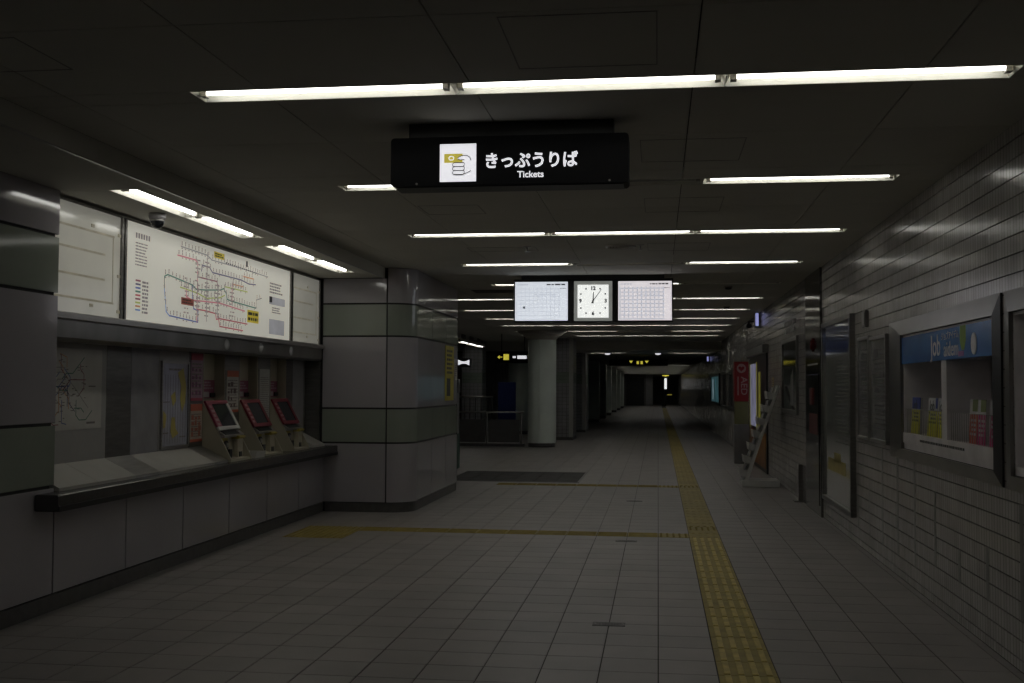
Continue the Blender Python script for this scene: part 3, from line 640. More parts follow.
# ---- ticket machines
def ticket_machine(y0, label, first_light):
    t = thing('ticket_machine', label, 'ticket machine', (BX, y0 + 0.25, CT), 0, 'ticket machines on the counter'); h = 0.25
    # recessed upper bay
    part('bay', MB().box(-0.12, -0.10, -h, h, 0, 0.985).box(-0.12, 0.0, -h, -h + 0.012, 0.55, 0.985).box(-0.12, 0.0, h - 0.012, h, 0.0, 0.985), M_BEIGE, t)
    pk = part('upper_notice', MB().box(-0.10, -0.094, -h + 0.02, h - 0.02, 0.57, 0.74), flat('notice_pink', (0.32, 0.09, 0.16)), t)
    part('notice_print', MB().box(-0.094, -0.093, -h + 0.03, h - 0.15, 0.58, 0.63), flat('notice_white', (0.5, 0.47, 0.48)), pk)
    part('notice_print', marks(MB(), '+x', -0.094, -h + 0.04, h - 0.05, 0.65, 0.73, 3), flat('notice_light', (0.5, 0.35, 0.42)), pk)
    part('notice_box', MB().box(-0.094, -0.08, h - 0.13, h - 0.03, 0.58, 0.62), M_BLACK, pk)
    # side plates: slanting front
    sp = [(-0.09, 0), (0.275, 0.0), (0.275, 0.02), (0.235, 0.10), (0.0, 0.535), (-0.09, 0.55)]
    for s in (-1, 1): part('side_plate', MB().prism(sp, 'y', s * h, s * (h - 0.016)), M_BEIGE, t)
    # sloped screen panel  direction from (0,.535) down to (.135,.285)
    a0, a1 = Vector((0.002, 0.542)), Vector((0.145, 0.278)); dv = (a1 - a0).normalized(); nv = Vector((-dv.y, dv.x))
    if nv.x < 0: nv = -nv
    def slab_(p0, p1, th, up=0.0): 
        q = [p0 + nv * up, p1 + nv * up, p1 + nv * (up + th), p0 + nv * (up + th)]; return [(v.x, v.y) for v in q]
    L = (a1 - a0).length
    fm_ = flat('machine_frame_red', (0.20, 0.018, 0.03)) if not first_light else flat('machine_frame_pink', (0.26, 0.04, 0.07))
    fr = MB(); i0, i1 = a0 + dv * 0.035, a1 - dv * 0.035
    fr.prism(slab_(a0, i0, 0.02), 'y', -h, h).prism(slab_(i0, i1, 0.02), 'y', -h, -h + 0.105)
    part('frame_edge', MB().prism(slab_(i0, i1, 0.02), 'y', h - 0.045, h), M_WHITEP if first_light else fm_, t)
    f = part('screen_frame', fr, fm_, t)
    part('frame_sill', MB().prism(slab_(i1, a1, 0.02), 'y', -h, h), M_WHITEP if first_light else fm_, t)
    part('screen', MB().prism(slab_(i0, i1, 0.012), 'y', -h + 0.105, h - 0.045), M_GLASS_DARK, t)
    b = MB()
    for q in range(5):
        p0 = a0 + dv * (0.05 + q * 0.045); b.prism(slab_(p0, p0 + dv * 0.025, 0.001, 0.02), 'y', -h + 0.025, -h + 0.075 + 0.02 * (q % 2))
    part('frame_print', b, flat('frame_ink', (0.36, 0.20, 0.21)), f)
    # button ledge
    part('ledge', MB().prism([(0.10, 0.26), (0.145, 0.275), (0.205, 0.235), (0.20, 0.215), (0.10, 0.215)], 'y', -h + 0.016, h - 0.016), M_STEEL, t)
    part('keypad', MB().prism([(0.150, 0.277), (0.197, 0.245), (0.193, 0.24), (0.146, 0.272)], 'y', -h + 0.06, h - 0.1), M_BLACK, t)
    # lower face
    part('lower_face', MB().prism([(-0.05, 0.0), (0.17, 0.0), (0.15, 0.215), (-0.05, 0.215)], 'y', -h + 0.016, h - 0.016), M_BEIGE, t)
    part('foot', MB().prism([(0.17, 0.0), (0.268, 0.0), (0.268, 0.018), (0.17, 0.03)], 'y', -h + 0.016, h - 0.016), M_BEIGE, t)
    ye = flat('machine_yellow', (0.42, 0.34, 0.06))
    cf = part('coin_funnel', MB().cyl((0.150, -0.12, 0.145), 0.042, 0.03, 'x', 18), M_BLACK, t)
    part('coin_rim', MB().cyl((0.180, -0.12, 0.145), 0.024, 0.01, 'x', 16, r2=0.018), M_STEEL, cf)
    part('coin_surround', MB().box(0.145, 0.162, -0.20, -0.06, 0.17, 0.212), ye, t)
    part('ticket_tray', MB().cyl((0.168, -0.16, 0.05), 0.04, 0.03, 'x', 16).box(0.165, 0.2, -0.2, -0.12, 0.02, 0.045), M_BLACK, t)
    part('note_slot', MB().box(0.165, 0.195, -0.09, -0.03, 0.02, 0.105), M_BLACK, t)
    part('card_slot', MB().box(0.16, 0.215, 0.10, 0.16, 0.03, 0.075), M_BLACK, t)
    part('note_guide', MB().prism([(0.15, 0.195), (0.215, 0.195), (0.235, 0.215), (0.15, 0.245)], 'y', 0.06, 0.21), ye, t)
    part('note_column', MB().prism([(0.15, 0.0), (0.21, 0.0), (0.205, 0.19), (0.15, 0.195)], 'y', 0.07, 0.20), M_BEIGE, t)
    return t
ticket_machine(9.53, 'beige ticket machine with pink and white framed screen, beside the orange poster', True)
ticket_machine(10.40, 'beige ticket machine with red framed screen, middle one of three', False)
ticket_machine(11.27, 'beige ticket machine with red framed screen, closest to the tiled pillar', False)
dsh = thing('change_tray', 'small white plastic tray on the counter between two ticket machines', 'tray', (-3.86, 10.21, CT))
part('tray', MB().prism([(-0.07, 0), (0.07, 0), (0.085, 0.06), (0.078, 0.06), (0.064, 0.008), (-0.064, 0.008), (-0.078, 0.06), (-0.085, 0.06)], 'y', -0.12, 0.12), M_WHITEP, dsh)
for ya in (-0.125, 0.12): part('tray_end', MB().prism([(-0.07, 0), (0.07, 0), (0.085, 0.06), (-0.085, 0.06)], 'y', ya, ya + 0.005), M_WHITEP, dsh)

# ================================================================== TILED PILLAR
pil = thing('pillar', 'large rounded corner pillar clad in grey and green glossy panels', 'pillar', (-3.6, 14.0, 0))
RA = 0.30; ACX, ACY = PIL_X - RA, PIL_Y + RA
def arc(rad, a0, a1, n=10): return [(ACX + rad * math.sin(R(a0 + (a1 - a0) * i / n)), ACY - rad * math.cos(R(a0 + (a1 - a0) * i / n))) for i in range(n + 1)]
PO = Vector((-3.6, 14.0))
def loc2(pts): return [(x - PO.x, y - PO.y) for x, y in pts]
part('core', MB().prism(loc2([(-4.7, PIL_Y + 0.02), (ACX, PIL_Y + 0.02)] + arc(RA - 0.02, 0, 90) + [(PIL_X - 0.02, 15.4), (-4.7, 15.4)]), 'z', 0, CZ + 0.01), M_BLACKJ, pil)
part('base', MB().prism(loc2([(LX + 0.01, PIL_Y + 0.006), (ACX, PIL_Y + 0.006)] + arc(RA - 0.006, 0, 90) + [(PIL_X - 0.006, 15.39), (PIL_X - 0.1, 15.39), (PIL_X - 0.1, PIL_Y + 0.3), (LX + 0.01, PIL_Y + 0.2)]), 'z', 0, 0.105), M_STEEL if False else M_BASE, pil)
ZP = ZR[:4] + [(2.43, CZ - 0.004, 'l')]
for z0, z1, q in ZP:
    m = M_LAV if q == 'l' else M_GRN
    zt = min(z1, SZ - 0.006) if z1 > 2.5 else z1
    part('cladding_panel', MB().box(LX - 0.03 - PO.x, ACX - 0.012 - PO.x, PIL_Y - PO.y, PIL_Y + 0.02 - PO.y, z0, zt), m, pil)
    n = 12; o_ = loc2(arc(RA, 0, 90, n)); i_ = loc2(arc(RA - 0.02, 0, 90, n))
    o_[0] = (o_[0][0] + 0.004, o_[0][1]); 
    b = MB(); V = []
    for k in range(n + 1): V += [(*o_[k], z0), (*o_[k], z1), (*i_[k], z1), (*i_[k], z0)]
    b.add(V, [(k * 4, k * 4 + 4, k * 4 + 5, k * 4 + 1) for k in range(n)], True); b.add([], [])
    b.add(V, [(k * 4 + 1, k * 4 + 5, k * 4 + 6, k * 4 + 2) for k in range(n)] + [(k * 4 + 3, k * 4 + 7, k * 4 + 4, k * 4) for k in range(n)] + [(0, 1, 2, 3), (n * 4 + 3, n * 4 + 2, n * 4 + 1, n * 4)])
    part('curved_panel', b, m, pil)
    for a, b_ in ((ACY + 0.004, 13.646), (13.654, 14.546), (14.554, 15.4)):
        part('cladding_panel', MB().cbox(PIL_X - 0.02 - PO.x, PIL_X - PO.x, a - PO.y, b_ - PO.y, z0, z1, 0.002), m, pil)
ys = thing('yellow_notice', 'tall yellow notice with black lettering on the pillar side', 'notice', (PIL_X, 14.78, 1.27))
part('plate', MB().box(0, 0.006, -0.3, 0.3, 0, 0.74), flat('notice_yellow', (0.50, 0.42, 0.03)), ys)
part('print', marks(MB(), '+x', 0.006, -0.2, 0.2, 0.35, 0.70, 6, 0.9).box(0.006, 0.008, -0.2, 0.05, 0.06, 0.3), M_INK, ys)
pn = thing('white_notice', 'small pale notice mounted next to the yellow notice on the pillar', 'notice', (PIL_X, 15.25, 1.55))
part('plate', MB().box(0, 0.006, -0.1, 0.1, 0, 0.3), M_PAPER, pn); part('print', marks(MB(), '+x', 0.006, -0.08, 0.08, 0.05, 0.25, 7), MATS['map_ink'], pn)

# ================================================================== TICKET SIGN
sg = thing('hanging_sign', 'black overhead sign reading Tickets with lit hand and ticket icon', 'sign', (-0.775, 5.72, CZ))
part('mount_bar', MB().box(-0.53, 0.55, -0.06, 0.06, -0.08, 0), M_BLACK, sg)
# rounded case
def rrect(x0, x1, z0, z1, rr, n=5):
    P = []
    for cx, cz, a in ((x1 - rr, z1 - rr, 0), (x0 + rr, z1 - rr, 90), (x0 + rr, z0 + rr, 180), (x1 - rr, z0 + rr, 270)):
        for i in range(n + 1): P.append((cx + rr * math.cos(R(a + 90 * i / n)), cz + rr * math.sin(R(a + 90 * i / n))))
    return P
M_SIGNB = mat('sign_black', (0.006, 0.006, 0.007), 0.55, var=0.1, spec=0.12)
case = MB(); case.prism(rrect(-0.62, 0.628, -0.338, -0.08, 0.02), 'y', -0.09, 0.09)
part('case', case, M_SIGNB, sg)
part('lower_rail', MB().box(-0.60, 0.60, -0.08, 0.08, -0.343, -0.335), M_BLACK, sg)
for s in (-0.48, 0.53): part('screw', MB().cyl((s, -0.092, -0.325), 0.006, 0.003, 'y', 8), M_SOCK, sg)
ic = part('icon_panel', MB().box(-0.356, -0.164, -0.094, -0.09, -0.317, -0.119), M_LIT, sg)
IX, IZ = -0.26, -0.218
def ipt(px, py): return (IX + (px - 0.5) * 0.192, -0.0955, IZ + (0.5 - py) * 0.198)
b = MB(); tk = [ipt(*p) for p in ((0.12, 0.26), (0.63, 0.26), (0.63, 0.50), (0.12, 0.50))]
b.add(tk + [(x, -0.0945, z) for x, y, z in tk], [(3, 2, 1, 0), (4, 5, 6, 7), (0, 1, 5, 4), (1, 2, 6, 5), (2, 3, 7, 6), (3, 0, 4, 7)])
part('ticket_shape', b, mat('icon_olive', (0.45, 0.38, 0.05), 0.5, var=0.0, emit=0.75), ic)
b = MB()
def stroke(pts, rad=0.0022): b.tube([(lambda p: (p[0], -0.0965, p[2]))(ipt(*q)) for q in pts], rad, 5)
def finger(y): stroke([(0.66, y), (0.42, y), (0.36, y + 0.02), (0.35, y + 0.05), (0.37, y + 0.09), (0.42, y + 0.105), (0.64, y + 0.105), (0.68, y + 0.07), (0.68, y + 0.03), (0.66, y)])
for y in (0.50, 0.605, 0.71): finger(y)
stroke([(0.86, 0.44), (0.83, 0.36), (0.74, 0.31), (0.60, 0.32), (0.51, 0.36), (0.50, 0.40), (0.56, 0.43), (0.68, 0.42)])
stroke([(0.66, 0.81), (0.74, 0.78), (0.86, 0.72)])
stroke([(0.38, 0.81), (0.44, 0.83), (0.62, 0.83), (0.68, 0.80)])
part('hand_outline', b, mat('icon_line', (0.03, 0.03, 0.02), 0.6), ic)
b = MB(); tk = [ipt(*p) for p in ((0.48, 0.40), (0.54, 0.33), (0.66, 0.33), (0.66, 0.42), (0.54, 0.43))]
n = 5; b.add([(x, -0.0962, z) for x, y, z in tk] + [(x, -0.0945, z) for x, y, z in tk], [tuple(range(5))[::-1], tuple(range(5, 10))] + [(i, (i + 1) % n, n + (i + 1) % n, n + i) for i in range(n)])
b.lathe((0, 0, 0), [], 3) if False else None
part('thumb_shape', b, M_LIT, ic)
b = MB(); ring = [ipt(0.32 + 0.07 * math.cos(2 * PI * i / 10), 0.38 + 0.05 * math.sin(2 * PI * i / 10)) for i in range(11)]
b.tube([(x, -0.0965, z) for x, y, z in ring], 0.0025, 5); part('ticket_mark', b, M_LIT, ic)
text('lettering', 'きっぷうりば', 0.088, M_LIT, sg, (0.122, -0.0915, -0.217), '-y', 0.001, 0.0022, sx=0.93)
text('lettering', 'Tickets', 0.047, M_LIT, sg, (0.122, -0.0915, -0.287), '-y', 0.001, 0.0008, sx=1.0)

# ================================================================== CLOCK AND TIMETABLE SCREENS
DY = 13.6
cs_ = thing('clock_display', 'black overhead unit holding a lit square clock and two timetable screens', 'display', (-0.80, DY, CZ))
part('mount_bar', MB().box(-0.88, 0.88, -0.06, 0.08, -0.05, 0), M_BLACK, cs_)
part('case', MB().cbox(-0.975, 0.985, -0.06, 0.10, -0.58, -0.048, 0.008), M_BLACK, cs_)
M_SCR = mat('screen_cool', (0.82, 0.87, 0.95), 0.3, var=0.04, scale=1.5, emit=0.72)
M_SCR2 = mat('screen_warm', (0.90, 0.85, 0.88), 0.3, var=0.04, scale=1.5, emit=0.72)
M_GRID = mat('screen_grid', (0.50, 0.53, 0.60), 0.4, var=0.02, emit=0.6)
M_SINK = mat('screen_ink', (0.08, 0.08, 0.09), 0.4, emit=0.3)
for x0, x1, m, gm in ((-0.965, -0.295, M_SCR, 0.6), (0.31, 0.975, M_SCR2, 1.4)):
    s = part('screen', MB().box(x0 + 0.008, x1 - 0.008, -0.066, -0.06, -0.562, -0.082), m, cs_)
    b = MB(); t = 0.0034 * gm
    for k in range(11):
        x = x0 + 0.03 + k * 0.0525; b.box(x - t, x + t, -0.0668, -0.066, -0.55, -0.15)
    for k in range(9):
        z = -0.545 + k * 0.047; b.box(x0 + 0.03, x1 - 0.10, -0.0668, -0.066, z - t, z + t)
    part('grid_lines', b, M_GRID, s)
    b = MB(); marks(b, '-y', -0.066, x1 - 0.27, x1 - 0.18, -0.13, -0.102, 1, 1.0); marks(b, '-y', -0.066, x1 - 0.165, x1 - 0.04, -0.132, -0.098, 1, 1.0)
    marks(b, '-y', -0.066, x1 - 0.10, x1 - 0.03, -0.172, -0.158, 1, 0.9)
    if m is M_SCR: b.cyl((x0 + 0.12, -0.0668, -0.40), 0.016, 0.0008, 'y', 10)
    part('screen_print', b, M_SINK, s)
    b = MB(); marks(b, '-y', -0.066, x0 + 0.035, x0 + 0.17, -0.128, -0.104, 1, 1.0); marks(b, '-y', -0.066, x0 + 0.25, x1 - 0.15, -0.25, -0.235, 1, 1.0); part('screen_print', b, M_GRID, s)
kf = part('clock_body', MB().cbox(-0.225, 0.245, -0.072, -0.058, -0.568, -0.078, 0.004), mat('clock_rim', (0.30, 0.31, 0.29), 0.5, emit=0.45), cs_)
KX, KZ = 0.01, -0.323
fc = part('clock_face', MB().box(KX - 0.19, KX + 0.19, -0.077, -0.072, KZ - 0.205, KZ + 0.2), mat('clock_face_lit', (0.93, 0.95, 0.92), 0.3, var=0.02, emit=0.85), cs_)
for n_, (dx, dz) in {'12': (0, 0.155), '3': (0.155, 0), '6': (0, -0.155), '9': (-0.155, 0)}.items():
    text('numeral', n_, 0.062, M_SINK, fc, (KX + dx, -0.0775, KZ + dz), '-y', 0.0005, 0.0035)
b = MB()
for k in range(12):
    if k % 3:
        a = R(30 * k); b.cyl((KX + 0.16 * math.sin(a) * 1.08, -0.0778, KZ + 0.16 * math.cos(a) * 1.08), 0.011, 0.0008, 'y', 8)
part('hour_dot', b, M_SINK, fc)
def hand(name, ang, l, tail, wd, y):
    a = R(ang); dx, dz = math.sin(a), math.cos(a); nx, nz = dz * wd / 2, -dx * wd / 2
    P = [(KX - dx * tail + nx, KZ - dz * tail + nz), (KX + dx * l + nx * .5, KZ + dz * l + nz * .5), (KX + dx * l - nx * .5, KZ + dz * l - nz * .5), (KX - dx * tail - nx, KZ - dz * tail - nz)]
    part(name, MB().add([(x, y, z) for x, z in P] + [(x, y + 0.002, z) for x, z in P], [(3, 2, 1, 0), (4, 5, 6, 7), (0, 1, 5, 4), (1, 2, 6, 5), (2, 3, 7, 6), (3, 0, 4, 7)]), M_BLACK, fc)
hand('hour_hand', 3, 0.11, 0.03, 0.017, -0.082); hand('minute_hand', 36, 0.175, 0.035, 0.011, -0.086)
part('hub', MB().cyl((KX, -0.088, KZ), 0.011, 0.011, 'y', 12), M_BLACK, fc)

# ================================================================== RIGHT WALL FITTINGS
M_CFR = mat('case_steel', (0.26, 0.255, 0.245), 0.28, metal=0.9, var=0.12, scale=4)
def plain_case(nm, label, y0, y1, z0, z1, filled):
    yc = (y0 + y1) / 2; t = thing(nm, label, 'display case', (W, yc, z0)); h = (y1 - y0) / 2; H = z1 - z0; D = 0.28; g_ = 0.004
    b = MB(); b.box(D, D + 0.02, -h + g_, h - g_, g_, H - g_).box(0, D, -h + g_, -h + 0.02, g_, H - g_).box(0, D, h - 0.02, h - g_, g_, H - g_).box(0, D, -h + g_, h - g_, g_, 0.05).box(0, D, -h + g_, h - g_, H - 0.02, H - g_)
    part('shell', b, flat('case_white', (0.72, 0.69, 0.70), rough=0.45), t)
    # bevelled steel frame: outer edge on the wall, inner edge proud
    ow, oh0, oh1, pr = 0.13, 0.075, 0.115, 0.022
    if True:
        O = [(-h - ow, -oh0), (h + ow * 1.9, -oh0), (h + ow * 1.9, H + oh1), (-h - ow, H + oh1)]
        I = [(-h - 0.02, -0.03 + 0.03), (h + 0.0, 0.0), (h + 0.0, H), (-h - 0.02, H)]
        if h > 1.0 and filled: O = [(-h - 0.15, -oh0), (h + 0.45, -oh0), (h + 0.45, H + oh1), (-h - 0.15, H + oh1)]
        else: O = [(-h - 0.15, -oh0), (h + 0.10, -oh0), (h + 0.10, H + oh1), (-h - 0.15, H + oh1)]
        for k in range(4):
            j = (k + 1) % 4
            V = [(-0.002, *O[k]), (-0.002, *O[j]), (-pr, *I[j]), (-pr, *I[k]), (-0.002, *I[j]), (-0.002, *I[k])]
            V.insert(2, (-pr * 0.6, *O[j])) ; V.insert(2, (-pr * 0.6, *O[k]))
            # 0 Ok,1 Oj,2 Ok',3 Oj',4 Ij',5 Ik',6 Ij,7 Ik
            part('frame_member', MB().add(V, [(0, 1, 3, 2), (2, 3, 4, 5), (5, 4, 6, 7), (7, 6, 1, 0), (0, 2, 5, 7), (1, 6, 4, 3)]), M_BLACK if k == 3 else M_CFR, t)
    return t
jc = plain_case('magazine_case', 'steel framed wall case with blue header holding free magazines', CASE[0], CASE[1], CASE[2], CASE[3], True)
JY = (CASE[0] + CASE[1]) / 2
hd = part('header', MB().box(-0.012, 0.02, CASE[0] - JY + 0.006, CASE[1] - JY - 0.006, 0.64, 0.84), mat('header_blue', (0.06, 0.19, 0.52), 0.22, var=0.3, scale=1.4), jc)
M_JW = flat('header_white', (0.75, 0.76, 0.8)); M_JP = flat('header_purple', (0.35, 0.15, 0.45))
text('lettering', 'Job', 0.20, M_JW, hd, (-0.013, 7.66 - JY, 0.735), '-x', 0.001, 0.001, sx=1.0)
text('lettering', 'aidem', 0.135, M_JW, hd, (-0.013, 7.27 - JY, 0.705), '-x', 0.001, 0.001, sx=1.1)
text('lettering', 'ジョブアイデム', 0.055, M_JW, hd, (-0.013, 7.30 - JY, 0.79), '-x', 0.001, 0.0, sx=1.1)
b = MB(); pts = [(7.06, 0.84), (6.93, 0.84), (6.93, 0.75), (6.97, 0.69), (7.02, 0.69), (7.06, 0.75)]
n = 6; b.add([(-0.0135, y - JY, z) for y, z in pts] + [(-0.012, y - JY, z) for y, z in pts], [tuple(range(n)), tuple(range(2 * n - 1, n - 1, -1))] + [(i, n + i, n + (i + 1) % n, (i + 1) % n) for i in range(n)])
part('green_tag', b, flat('tag_green', (0.22, 0.36, 0.05)), hd)
b = MB(); n = 18; pts = [(6.75 + 0.055 * math.cos(2 * PI * i / n), 0.72 + 0.065 * math.sin(2 * PI * i / n)) for i in range(n)]
b.add([(-0.018, y - JY, z) for y, z in pts] + [(-0.012, y - JY, z) for y, z in pts], [tuple(range(n)), tuple(range(2 * n - 1, n - 1, -1))] + [(i, (i + 1) % n, n + (i + 1) % n, n + i) for i in range(n)])
part('oval_badge', b, M_JW, hd)
part('purple_stripe', MB().box(-0.0135, -0.012, 6.98 - JY, 7.10 - JY, 0.655, 0.685), M_JP, hd)
part('divider', MB().box(-0.005, 0.27, 7.42 - JY, 7.545 - JY, 0.05, 0.64), MATS['case_white'], jc)
part('sill', MB().box(-0.01, 0.03, CASE[0] - JY + 0.02, CASE[1] - JY - 0.02, 0.05, 0.125), MATS['case_white'], jc)
part('shelf', MB().box(0.03, 0.27, CASE[0] - JY + 0.02, CASE[1] - JY - 0.02, 0.05, 0.118), MATS['case_white'], jc)
part('sill_print', marks(MB(), '-x', -0.01, 7.0 - JY, 8.15 - JY, 0.07, 0.10, 1, 1.0, wmin=0.6, wmax=1.6), M_INK, jc)
part('back_print', marks(MB(), '-x', 0.28, 7.7 - JY, 8.2 - JY, 0.50, 0.54, 1, 1.0).box(0.279, 0.28, 6.5 - JY, 6.6 - JY, 0.50, 0.54).box(0.279, 0.28, 6.7 - JY, 6.9 - JY, 0.50, 0.54), MATS['map_ink'], jc)
b = MB(); yy = CASE[0] - JY + 0.03
while yy < CASE[1] - JY - 0.02:
    if not (7.40 < yy + JY < 7.56): b.cyl((0.012, yy, 0.125), 0.0022, 0.18, 'z', 5)
    yy += 0.05
for a, b_ in ((CASE[0] + 0.03, 7.41), (7.56, CASE[1] - 0.03)): b.cyl((0.012, a - JY, 0.305), 0.003, b_ - a, 'y', 6)
part('wire_rail', b, M_STEEL, jc)
def magazine(y0, y1, lab, cbody, chead, tilt=0.0, grp=None):
    t = thing('magazine', lab, 'magazine', (W + 0.022, (y0 + y1) / 2, CASE[2] + 0.119), 0, grp); h = (y1 - y0) / 2
    t.rotation_euler.y = R(3)
    part('pages', MB().box(0.002, 0.018, -h + 0.003, h - 0.003, 0.0, 0.27), M_PAPER, t)
    cv = part('cover', MB().box(-0.001, 0.002, -h, h, 0, 0.185), cbody, t)
    part('cover_head', MB().box(-0.001, 0.002, -h, h, 0.185, 0.272), chead, t)
    return t, h
mg = 'free magazines in the wall case'
my = flat('mag_yellow', (0.62, 0.60, 0.03)); mw = flat('mag_white', (0.55, 0.55, 0.56)); mbk = flat('mag_blue', (0.05, 0.08, 0.36))
for y0, y1, hm, lab in ((8.31, 8.56, mbk, 'yellow magazine with blue top standing alone at the case side'), (7.81, 8.06, mw, 'yellow magazine with white masthead, inner one of the pair'), (7.56, 7.79, mw, 'yellow magazine with white masthead leaning by the case divider')):
    t, h = magazine(y0, y1, lab, my, hm, grp=mg)
    text('masthead', 'Job', 0.10, M_INK, t, (-0.002, 0.02, 0.215), '-x', 0.0005, 0.001, sx=1.0)
    part('cover_print', marks(MB(), '-x', -0.001, -h + 0.03, h - 0.03, 0.09, 0.17, 3, 0.8), mat('mag_ink', (0.12, 0.14, 0.02), 0.6), t)
    part('blue_corner', MB().box(-0.0022, -0.001, -h, -h + 0.05, 0.20, 0.272), mbk, t)
mp_ = flat('mag_pink', (0.50, 0.05, 0.20)); mo = flat('mag_orange', (0.52, 0.12, 0.06)); mgn = flat('mag_green', (0.16, 0.20, 0.05))
for y0, y1, bm, lab in ((6.86, 7.02, mo, 'orange and white magazine behind the wire rail of the case'), (6.69, 6.85, mp_, 'pink magazine with green corner next to the orange magazine'), (6.43, 6.60, mp_, 'pink magazine with green corner by the case end')):
    t, h = magazine(y0, y1, lab, bm, mw, grp=mg)
    part('green_corner', MB().box(-0.0022, -0.001, -h, h * 0.3, 0.20, 0.272), mgn, t)
    part('cover_print', marks(MB(), '-x', -0.001, -h + 0.02, h - 0.02, 0.05, 0.16, 4, 0.8), mw, t)
plain_case('display_case', 'empty steel framed wall case next to the magazine case', CASE2[0], CASE2[1], CASE2[2], CASE2[3], False)

def wall_frame(nm, label, y0, y1, z0, z1, sheet, fw=0.035, pr=0.05, fm_=None, cat='poster'):
    t = thing(nm, label, cat, (W, (y0 + y1) / 2, z0)); h = (y1 - y0) / 2; H = z1 - z0; fm_ = fm_ or M_DSTEEL
    part('sheet', MB().box(-pr * 0.5, 0, -h + fw, h - fw, fw, H - fw), sheet, t)
    for s in (-1, 1): part('frame_upright', MB().cbox(-pr, 0, s * h, s * (h - fw), 0, H, 0.004), fm_, t)
    part('frame_rail', MB().cbox(-pr, 0, -h + fw, h - fw, 0, fw, 0.004), fm_, t); part('frame_rail', MB().cbox(-pr, 0, -h + fw, h - fw, H - fw, H, 0.004), fm_, t)
    return t, h, H
M_GSH = mat('glazed_sheet', (0.40, 0.41, 0.38), 0.12, var=0.12, scale=2.5, coat=1.0)
t, h, H = wall_frame('station_map', 'tall framed station guide map with blue heading on tiled wall', 10.76, 12.62, 0.24, 2.17, M_GSH, 0.05, 0.05, cat='map')
part('heading', MB().box(-0.027, -0.025, -h + 0.05, h - 0.05, H - 0.36, H - 0.05), mat('heading_blue', (0.09, 0.15, 0.42), 0.1, coat=1.0), t)
part('map_area', MB().box(-0.027, -0.025, -0.5, 0.6, 0.35, 0.48).box(-0.027, -0.025, -0.2, 0.2, 0.46, 0.55), flat('map_ochre', (0.40, 0.34, 0.12)), t)
b = marks(MB(), '-x', -0.025, -h + 0.1, h - 0.5, 0.65, 1.5, 22, 0.6, duty=0.25)
for k in range(8): b.box(-0.026, -0.025, -h + 0.07, -h + 0.13, 0.55 + k * 0.13, 0.6 + k * 0.13)
part('print', b, flat('faint_ink', (0.16, 0.17, 0.15)), t)
for y0, y1, z1, lab in ((9.96, 10.5, 1.92, 'narrow framed notice between the tall map and the wider notice'), (9.22, 9.92, 1.90, 'wider framed notice with printed columns beside the magazine case')):
    t, h, H = wall_frame('wall_notice', lab, y0, y1, 1.0, z1, mat('notice_sheet', (0.38, 0.38, 0.37), 0.15, coat=1.0), 0.03, 0.03, M_STEEL, 'notice')
    b = marks(MB(), '-x', -0.015, -h + 0.08, h - 0.08, 0.1, H - 0.1, 18, 0.8, duty=0.3)
    if z1 == 1.90: b.box(-0.017, -0.015, 0.05, 0.2, 0.72, 0.79).box(-0.017, -0.015, -0.2, -0.05, 0.25, 0.27).box(-0.017, -0.015, -0.2, -0.05, 0.30, 0.32).box(-0.017, -0.015, 0.0, 0.15, 0.42, 0.46).box(-0.017, -0.015, -0.2, -0.06, 0.55, 0.6)
    part('print', b, MATS['note_ink'], t)
t = thing('wall_box', 'small grey box fixed on the tiled wall above the narrow notice', 'wall box', (W, 10.15, 2.0))
part('body', MB().cbox(-0.03, 0, -0.08, 0.08, 0, 0.15, 0.006), mat('box_grey', (0.12, 0.115, 0.11), 0.4), t); part('cover', MB().cbox(-0.036, -0.03, -0.06, 0.06, 0.02, 0.13, 0.002), M_DSTEEL, t)

# stainless fire cabinet column
t = thing('fire_cabinet', 'full height stainless steel cabinet column with red alarm lamp', 'cabinet', (W, 13.45, 0))
M_MIR = mat('polished_steel', (0.17, 0.165, 0.16), 0.12, metal=0.95, var=0.08, scale=2)
part('body', MB().cbox(-0.03, -0.002, -0.62, 0.62, 0.0, CZ - 0.005, 0.006), M_MIR, t)
dr = part('door', MB().cbox(-0.038, -0.03, -0.52, 0.52, 0.12, 1.62, 0.003), M_MIR, t)
part('handle', MB().cbox(-0.055, -0.038, -0.09, 0.09, 1.26, 1.46, 0.005), mat('dull_red', (0.16, 0.03, 0.03), 0.4), dr)
part('label_plate', MB().box(-0.0395, -0.038, -0.45, 0.25, 0.92, 1.16), mat('deep_red', (0.12, 0.022, 0.02), 0.4), dr)
lm = part('alarm_lamp', MB().cyl((-0.045, -0.05, 1.97), 0.08, 0.015, 'x', 18).cyl((-0.065, -0.05, 1.97), 0.045, 0.02, 'x', 16, r2=0.06), mat('lamp_red', (0.13, 0.012, 0.012), 0.25), t)
part('print', marks(MB(), '-x', -0.03, -0.42, 0.42, 1.72, 1.76, 1, 1.0), flat('pale_print', (0.4, 0.4, 0.4)), t)
t = thing('corner_guard', 'short dark steel post standing at the wall foot by the cabinet', 'post', (W - 0.06, 14.62, 0))
part('post', MB().cbox(0.0, 0.05, -0.06, 0.06, 0.012, 0.48, 0.006), M_DSTEEL, t); part('foot', MB().cbox(-0.06, 0.055, -0.1, 0.1, 0, 0.012, 0.003), M_DSTEEL, t)

